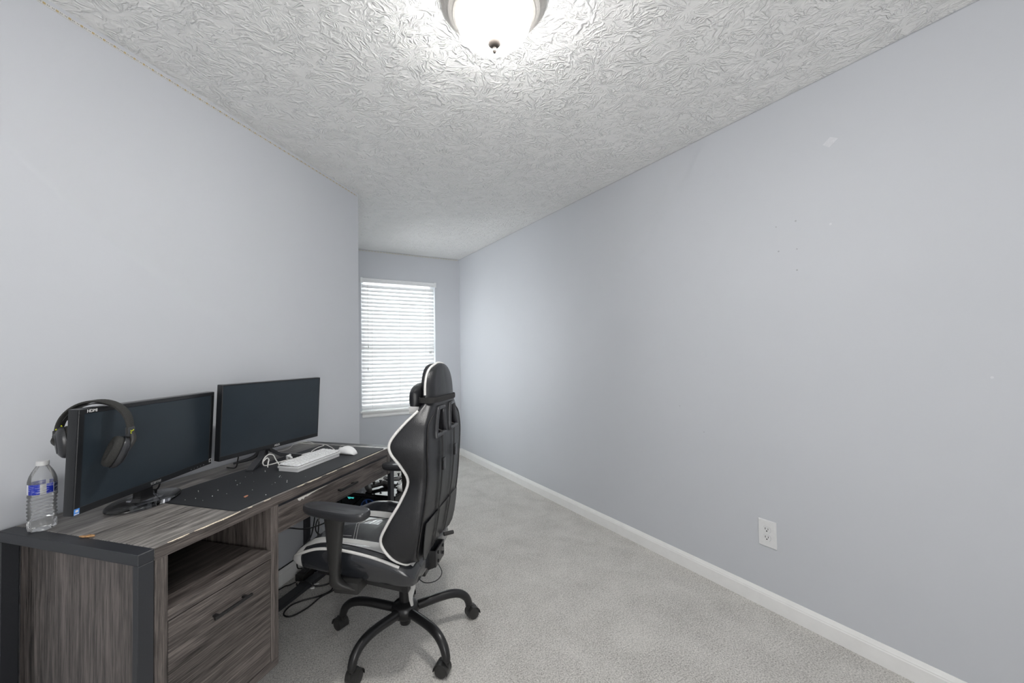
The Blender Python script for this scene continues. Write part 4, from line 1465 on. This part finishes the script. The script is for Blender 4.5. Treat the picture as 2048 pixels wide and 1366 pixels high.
for z, gx in ((1.052, 0.0), (1.052, 0.0025), (1.063, 0.0035), (1.074, 0.0025), (1.074, 0.0)):
    rows.append([(x * (1 + gx / 0.17), -0.163 + (y + 0.163) * (1 + gx / 0.0405), z - 0.012 * (x / 0.17) * 0.4) for x, y in loop])
obj('pillow_band', grid(N(), rows, True, False, False), M['webbing'], pil, 60)
obj('white_tag', box(N(), (-0.153, -0.128, 1.012), (-0.146, -0.086, 1.040), 0.002), M['leather_white'], pil)
# recline bracket, bolts, knob, thin control cord
bm = N()
prism(bm, [(-0.200, 0.440), (-0.125, 0.440), (-0.100, 0.392), (-0.080, 0.356), (-0.096, 0.345), (-0.150, 0.350), (-0.200, 0.372)], -0.060, -0.055, axis=0, bev=0.001)
prism(bm, [(-0.200, 0.440), (-0.125, 0.440), (-0.100, 0.392), (-0.080, 0.356), (-0.096, 0.345), (-0.150, 0.350), (-0.200, 0.372)], 0.055, 0.060, axis=0, bev=0.001)
box(bm, (-0.060, -0.204, 0.372), (0.060, -0.198, 0.440), 0.001)
bmesh.ops.translate(bm, verts=bm.verts, vec=(0, 0.040, -0.022))
br = obj('recline_bracket', bm, M['black_metal'], ch)
for x, z in ((-0.030, 0.424), (0.036, 0.424), (-0.030, 0.388), (0.036, 0.392)):
    obj('bolt', cyl(N(), (x, -0.1635, z - 0.022), (x, -0.170, z - 0.022), 0.0065, 6), M['plastic_glossy'], br)
for y, z in ((-0.148, 0.362), (-0.100, 0.360)):
    obj('bolt', cyl(N(), (-0.0595, y + 0.04, z - 0.022), (-0.066, y + 0.04, z - 0.022), 0.0065, 12), M['steel'], br)
obj('knob', cyl(N(), (0.085, -0.155, 0.428), (0.120, -0.190, 0.426), 0.009, 16, bev=0.002), M['plastic'], ch)
obj('control_cord', tube(N(), [(-0.02, -0.158, 0.352), (-0.03, -0.180, 0.315), (-0.05, -0.160, 0.290), (-0.06, -0.11, 0.284), (-0.03, -0.06, 0.30), (0.0, -0.02, 0.326)], 0.0018, 6, k=6), M['cable'], ch, 60)

# ------------------------------------------------------------------ computer tower at the far end of the desk
PH = 0.440
pc = thing('computer_tower', 'black computer tower with glass side and coloured lights, on the carpet past the desk', 'computer', dk(1.308, 0.002, 0.014), A45)
PX, PY = 0.262, 0.430
bm = N()
box(bm, (0, 0, 0), (PX, PY, 0.030), 0.002)
box(bm, (0, 0, PH - 0.022), (PX, PY, PH), 0.003)
box(bm, (PX - 0.004, 0.0, 0.03), (PX, PY, PH - 0.022))
box(bm, (0.0, PY - 0.006, 0.03), (PX, PY, PH - 0.022))
box(bm, (0.0, 0.0, 0.03), (0.012, 0.018, PH - 0.022), 0.002)
box(bm, (0.0, PY - 0.024, 0.03), (0.012, PY - 0.006, PH - 0.022))
box(bm, (0.0, 0.0, 0.03), (PX, 0.006, PH - 0.022))
obj('case', bm, M['plastic_glossy'], pc)
obj('top_cover', box(N(), (0.002, 0.002, PH), (PX - 0.002, PY - 0.002, PH + 0.005), 0.002), M['plastic_glossy'], pc)
obj('power_button', cyl(N(), (0.055, 0.045, PH + 0.004), (0.055, 0.045, PH + 0.0075), 0.006, 16), M['black_metal'], pc)
obj('glass_panel', box(N(), (-0.0045, 0.006, 0.018), (-0.0005, PY - 0.008, PH - 0.014)), M['pc_glass'], pc)
obj('main_board', box(N(), (PX - 0.035, 0.12, 0.06), (PX - 0.030, 0.40, PH - 0.045)), M['pcb'], pc)
obj('graphics_card', box(N(), (0.060, 0.13, 0.200), (PX - 0.036, 0.39, 0.245), 0.006), M['plastic'], pc)
for zc_ in (0.100, 0.225, 0.350):
    cx = 0.110
    fan = obj('fan', grid(N(), [[(cx + r * math.cos(2 * PI * k / 40), 0.030 + dy, zc_ + r * math.sin(2 * PI * k / 40)) for k in range(40)] for r, dy in ((0.058, 0), (0.060, 0), (0.060, 0.024), (0.057, 0.024))], True, False, False), M['plastic'], pc)
    bm = N()
    tube(bm, [(cx + 0.0565 * math.cos(2 * PI * k / 32), 0.052, zc_ + 0.0565 * math.sin(2 * PI * k / 32)) for k in range(32)], 0.0016, 6, closed=True, ref=(0, 1, 0))
    obj('fan_ring', bm, M['magenta_light'] if zc_ > 0.3 else M['blue_light'], fan)
    bm = N()
    cyl(bm, (cx, 0.032, zc_), (cx, 0.050, zc_), 0.018, 20)
    for k in range(9):
        a = 2 * PI * k / 9
        c0 = (cx + 0.016 * math.cos(a), zc_ + 0.016 * math.sin(a))
        c1 = (cx + 0.054 * math.cos(a + 0.35), zc_ + 0.054 * math.sin(a + 0.35))
        nrm = (-math.sin(a) * 0.006, math.cos(a) * 0.006)
        t = N()
        v = [t.verts.new((c0[0] - nrm[0], 0.034, c0[1] - nrm[1])), t.verts.new((c1[0] - nrm[0] * 1.8, 0.034, c1[1] - nrm[1] * 1.8)), t.verts.new((c1[0] + nrm[0] * 1.8, 0.047, c1[1] + nrm[1] * 1.8)), t.verts.new((c0[0] + nrm[0], 0.047, c0[1] + nrm[1]))]
        t.faces.new(v)
        join(bm, t)
    obj('fan_blades', bm, M['plastic_soft'], fan)
# cpu cooler facing the glass: dark fan with blue spokes, and the teal light above the card
cfan = obj('cooler', box(N(), (0.070, 0.150, 0.275), (0.150, 0.270, 0.395), 0.004), M['plastic'], pc)
bm = N()
for k in range(7):
    a = 2 * PI * k / 7
    tube(bm, [(0.066, 0.210 + 0.012 * math.cos(a), 0.335 + 0.012 * math.sin(a)), (0.066, 0.210 + 0.050 * math.cos(a + .3), 0.335 + 0.050 * math.sin(a + .3))], [0.003, 0.0055], 6)
tube(bm, [(0.066, 0.210 + 0.054 * math.cos(2 * PI * k / 28), 0.335 + 0.054 * math.sin(2 * PI * k / 28)) for k in range(28)], 0.002, 6, closed=True, ref=(1, 0, 0))
obj('cooler_light', bm, M['blue_light'], cfan)
bm = N()
prism(bm, [(0.300, 0.402), (0.325, 0.408), (0.345, 0.398), (0.335, 0.386), (0.318, 0.392), (0.305, 0.390)], 0.050, 0.054, axis=0)
obj('light_emblem', bm, M['teal_light'], pc)
for x, y in ((0.025, 0.03), (PX - 0.025, 0.03), (0.025, PY - 0.03), (PX - 0.025, PY - 0.03)):
    obj('foot', cyl(N(), (x, y, -0.014), (x, y, 0.001), 0.014, 16), M['rubber'], pc)


# ------------------------------------------------------------------ game controllers lying on the tower
def gamepad(label, loc, yaw, body_mat, tilt=0.0):
    g_ = thing('game_controller', label, 'controller', loc, yaw, None)
    g_.scale = (0.88, 0.88, 0.88)
    T = Matrix.Rotation(tilt, 4, 'Y')
    bm = N()
    rows = []
    for x in np.linspace(-0.050, 0.050, 9):
        f = 1 - (abs(x) / 0.062) ** 3
        rows.append([(x, 0.028 * (0.85 + 0.15 * f) * math.cos(2 * PI * k / 16) + 0.006, 0.026 + 0.016 * math.sin(2 * PI * k / 16)) for k in range(16)])
    grid(bm, rows, True, mat=T)
    for sx in (-1, 1):
        tube(bm, [(sx * 0.038, 0.022, 0.027), (sx * 0.055, 0.008, 0.026), (sx * 0.066, -0.022, 0.021), (sx * 0.072, -0.052, 0.0155), (sx * 0.073, -0.064, 0.014)], [0.016, 0.0215, 0.0195, 0.0150, 0.0085], 14, k=5, mat=T)
    obj('body', bm, body_mat, g_, 60)
    for sx, yy in ((-1, -0.014), (1, -0.014)):
        bm = N()
        lathe(bm, [(0.006, 0), (0.005, 0.010), (0.009, 0.014), (0.0095, 0.017), (0.008, 0.018), (0.002, 0.0165)], 20, T @ Matrix.Translation((sx * 0.024, yy, 0.038)))
        obj('thumb_stick', bm, M['rubber'], g_, 40)
    for sx in (-1, 1):
        o = obj('shoulder_button', box(N(), (min(sx * .034, sx * .060), 0.022, 0.022), (max(sx * .034, sx * .060), 0.040, 0.036), 0.005, 2, T), M['plastic_glossy'], g_)
    for k in range(4):
        a = PI / 2 * k
        obj('face_button', cyl(N(), T @ Vector((0.050 + 0.0095 * math.cos(a), 0.010 + 0.0095 * math.sin(a), 0.0425)), T @ Vector((0.050 + 0.0095 * math.cos(a), 0.010 + 0.0095 * math.sin(a), 0.0475)), 0.0042, 12), M['plastic_glossy'] if body_mat is not M['plastic'] else M['grey_plastic'], g_)
    bm = N()
    box(bm, (-0.060, 0.007, 0.043), (-0.040, 0.013, 0.047), 0.001, 1, T)
    box(bm, (-0.053, 0.000, 0.043), (-0.047, 0.020, 0.047), 0.001, 1, T)
    obj('direction_pad', bm, M['plastic_glossy'], g_)
    obj('touch_pad', box(N(), (-0.020, 0.006, 0.040), (0.020, 0.030, 0.0435), 0.003, 2, T), M['plastic_soft'], g_)
    return g_


PT = 0.014 + PH + 0.005
gamepad('black game controller on the computer tower, left of the desk leg', dk(1.400, 0.178, PT + 0.0005), A45 + math.radians(-30), M['plastic'])
gamepad('black and white game controller on the near corner of the tower', dk(1.432, 0.022, PT + 0.0005), A45 + math.radians(25), M['white_plastic'])
gamepad('grey game controller at the far right edge of the tower top', dk(1.545, 0.135, PT + 0.0005), A45 + math.radians(115), M['mid_grey'])

# ------------------------------------------------------------------ cables and power strip under the desk
ps = thing('power_adapter', 'black power adapter brick on the carpet by the rear desk leg', 'power adapter', dk(1.152, 0.488, 0.0), A45 + math.radians(2))
obj('housing', box(N(), (0.0, 0.0, 0.0), (0.098, 0.052, 0.036), 0.006), M['plastic'], ps)
obj('lead_sleeve', cyl(N(), (0.001, 0.026, 0.016), (-0.020, 0.026, 0.014), 0.0055, 12, 0.0040), M['rubber'], ps)
obj('plug_end', box(N(), (0.030, 0.014, 0.035), (0.066, 0.038, 0.048), 0.003), M['plastic_soft'], ps)
cable('power_cable', 'black cable running along the top of the left baseboard under the desk', [(0.55, 0.583, 0.090), (0.80, 0.583, 0.091), (1.00, 0.583, 0.0905), (1.10, 0.583, 0.0905), (1.19, 0.583, 0.092), (1.27, 0.583, 0.096), (1.35, 0.583, 0.12)], 0.0034, M['cable'])
cable('power_cable', 'black cable lying on the carpet along the baseboard behind the cabinet', [(0.80, 0.545, 0.0045), (0.95, 0.560, 0.0045), (1.075, 0.552, 0.0045), (1.098, 0.536, 0.0045), (1.120, 0.526, 0.0045), (1.130, 0.516, 0.008)], 0.0036, M['cable'])
cable('power_cable', 'black cable looping up from the adapter brick beside the rear desk leg', [(1.190, 0.528, 0.052), (1.162, 0.530, 0.066), (1.156, 0.532, 0.095), (1.160, 0.534, 0.135), (1.180, 0.532, 0.165), (1.212, 0.522, 0.182), (1.24, 0.505, 0.22), (1.242, 0.482, 0.34), (1.225, 0.47, 0.48)], 0.0036, M['cable'])
cable('power_cable', 'black cable in a short curve over the stretcher bar', [(1.124, 0.506, 0.0045), (1.113, 0.494, 0.0045), (1.111, 0.482, 0.0085), (1.111, 0.466, 0.0262), (1.112, 0.440, 0.0290), (1.116, 0.408, 0.0270), (1.122, 0.394, 0.010), (1.135, 0.370, 0.0045), (1.160, 0.340, 0.0045), (1.20, 0.330, 0.0045), (1.240, 0.345, 0.0045)], 0.0040, M['cable'])
cable('power_cable', 'black cable in a wide loop on the carpet in front of the stretcher bar', [(1.235, 0.318, 0.0045), (1.209, 0.312, 0.0045), (1.15, 0.290, 0.0045), (1.109, 0.279, 0.0045), (1.056, 0.305, 0.0045), (1.0, 0.362, 0.0045), (0.955, 0.388, 0.0045), (0.905, 0.382, 0.0045), (0.877, 0.358, 0.0045), (0.886, 0.319, 0.0045), (0.958, 0.294, 0.0045), (1.045, 0.285, 0.010), (1.108, 0.258, 0.0125), (1.196, 0.263, 0.006), (1.245, 0.285, 0.0045)], 0.0038, M['cable'])
cable('monitor_cable', 'black cable slung under the desk drawer from cabinet to right end', [(0.84, 0.450, 0.60), (0.86, 0.420, 0.44), (0.90, 0.385, 0.408), (0.936, 0.375, 0.397), (1.019, 0.378, 0.358), (1.093, 0.380, 0.335), (1.214, 0.385, 0.318), (1.24, 0.395, 0.36), (1.245, 0.40, 0.55)], 0.0036, M['cable'])
cable('monitor_cable', 'black cable in a round loop hanging behind the armrest', [(1.235, 0.432, 0.60), (1.230, 0.432, 0.42), (1.221, 0.430, 0.350), (1.190, 0.428, 0.321), (1.180, 0.427, 0.287), (1.195, 0.428, 0.258), (1.225, 0.432, 0.235), (1.250, 0.45, 0.20), (1.250, 0.480, 0.10), (1.244, 0.500, 0.041)], 0.0034, M['cable'])
cable('monitor_cable', 'straight black cable hanging down behind the armrest', [(1.236, 0.450, 0.60), (1.236, 0.450, 0.40), (1.236, 0.450, 0.30), (1.232, 0.458, 0.20), (1.226, 0.475, 0.10), (1.222, 0.494, 0.042)], 0.0034, M['cable'])
cable('thin_cord', 'thin white cord hanging under the drawer behind the armrest', [(1.170, 0.430, 0.60), (1.172, 0.414, 0.42), (1.180, 0.410, 0.355), (1.205, 0.410, 0.300), (1.222, 0.411, 0.262), (1.245, 0.414, 0.18), (1.250, 0.420, 0.06), (1.250, 0.425, 0.0255)], 0.0013, M['white_cable'])
for lab_, x, y in (('white lint tuft on the stretcher bar cable under the desk', 1.150, 0.398), ('white lint tuft on the carpet before the stretcher bar', 1.112, 0.392)):
    bm = N()
    rr = random.Random(int(x * 1000))
    for k in range(6):
        ellipsoid(bm, (rr.uniform(-.009, .009), rr.uniform(-.005, .005), 0.004), (0.006, 0.005, 0.004), 8, 5)
    o = obj('lint_tuft', bm, M['lint'])
    o.location = dk(x, y, 0.0)
    tag(o, lab_, 'lint')
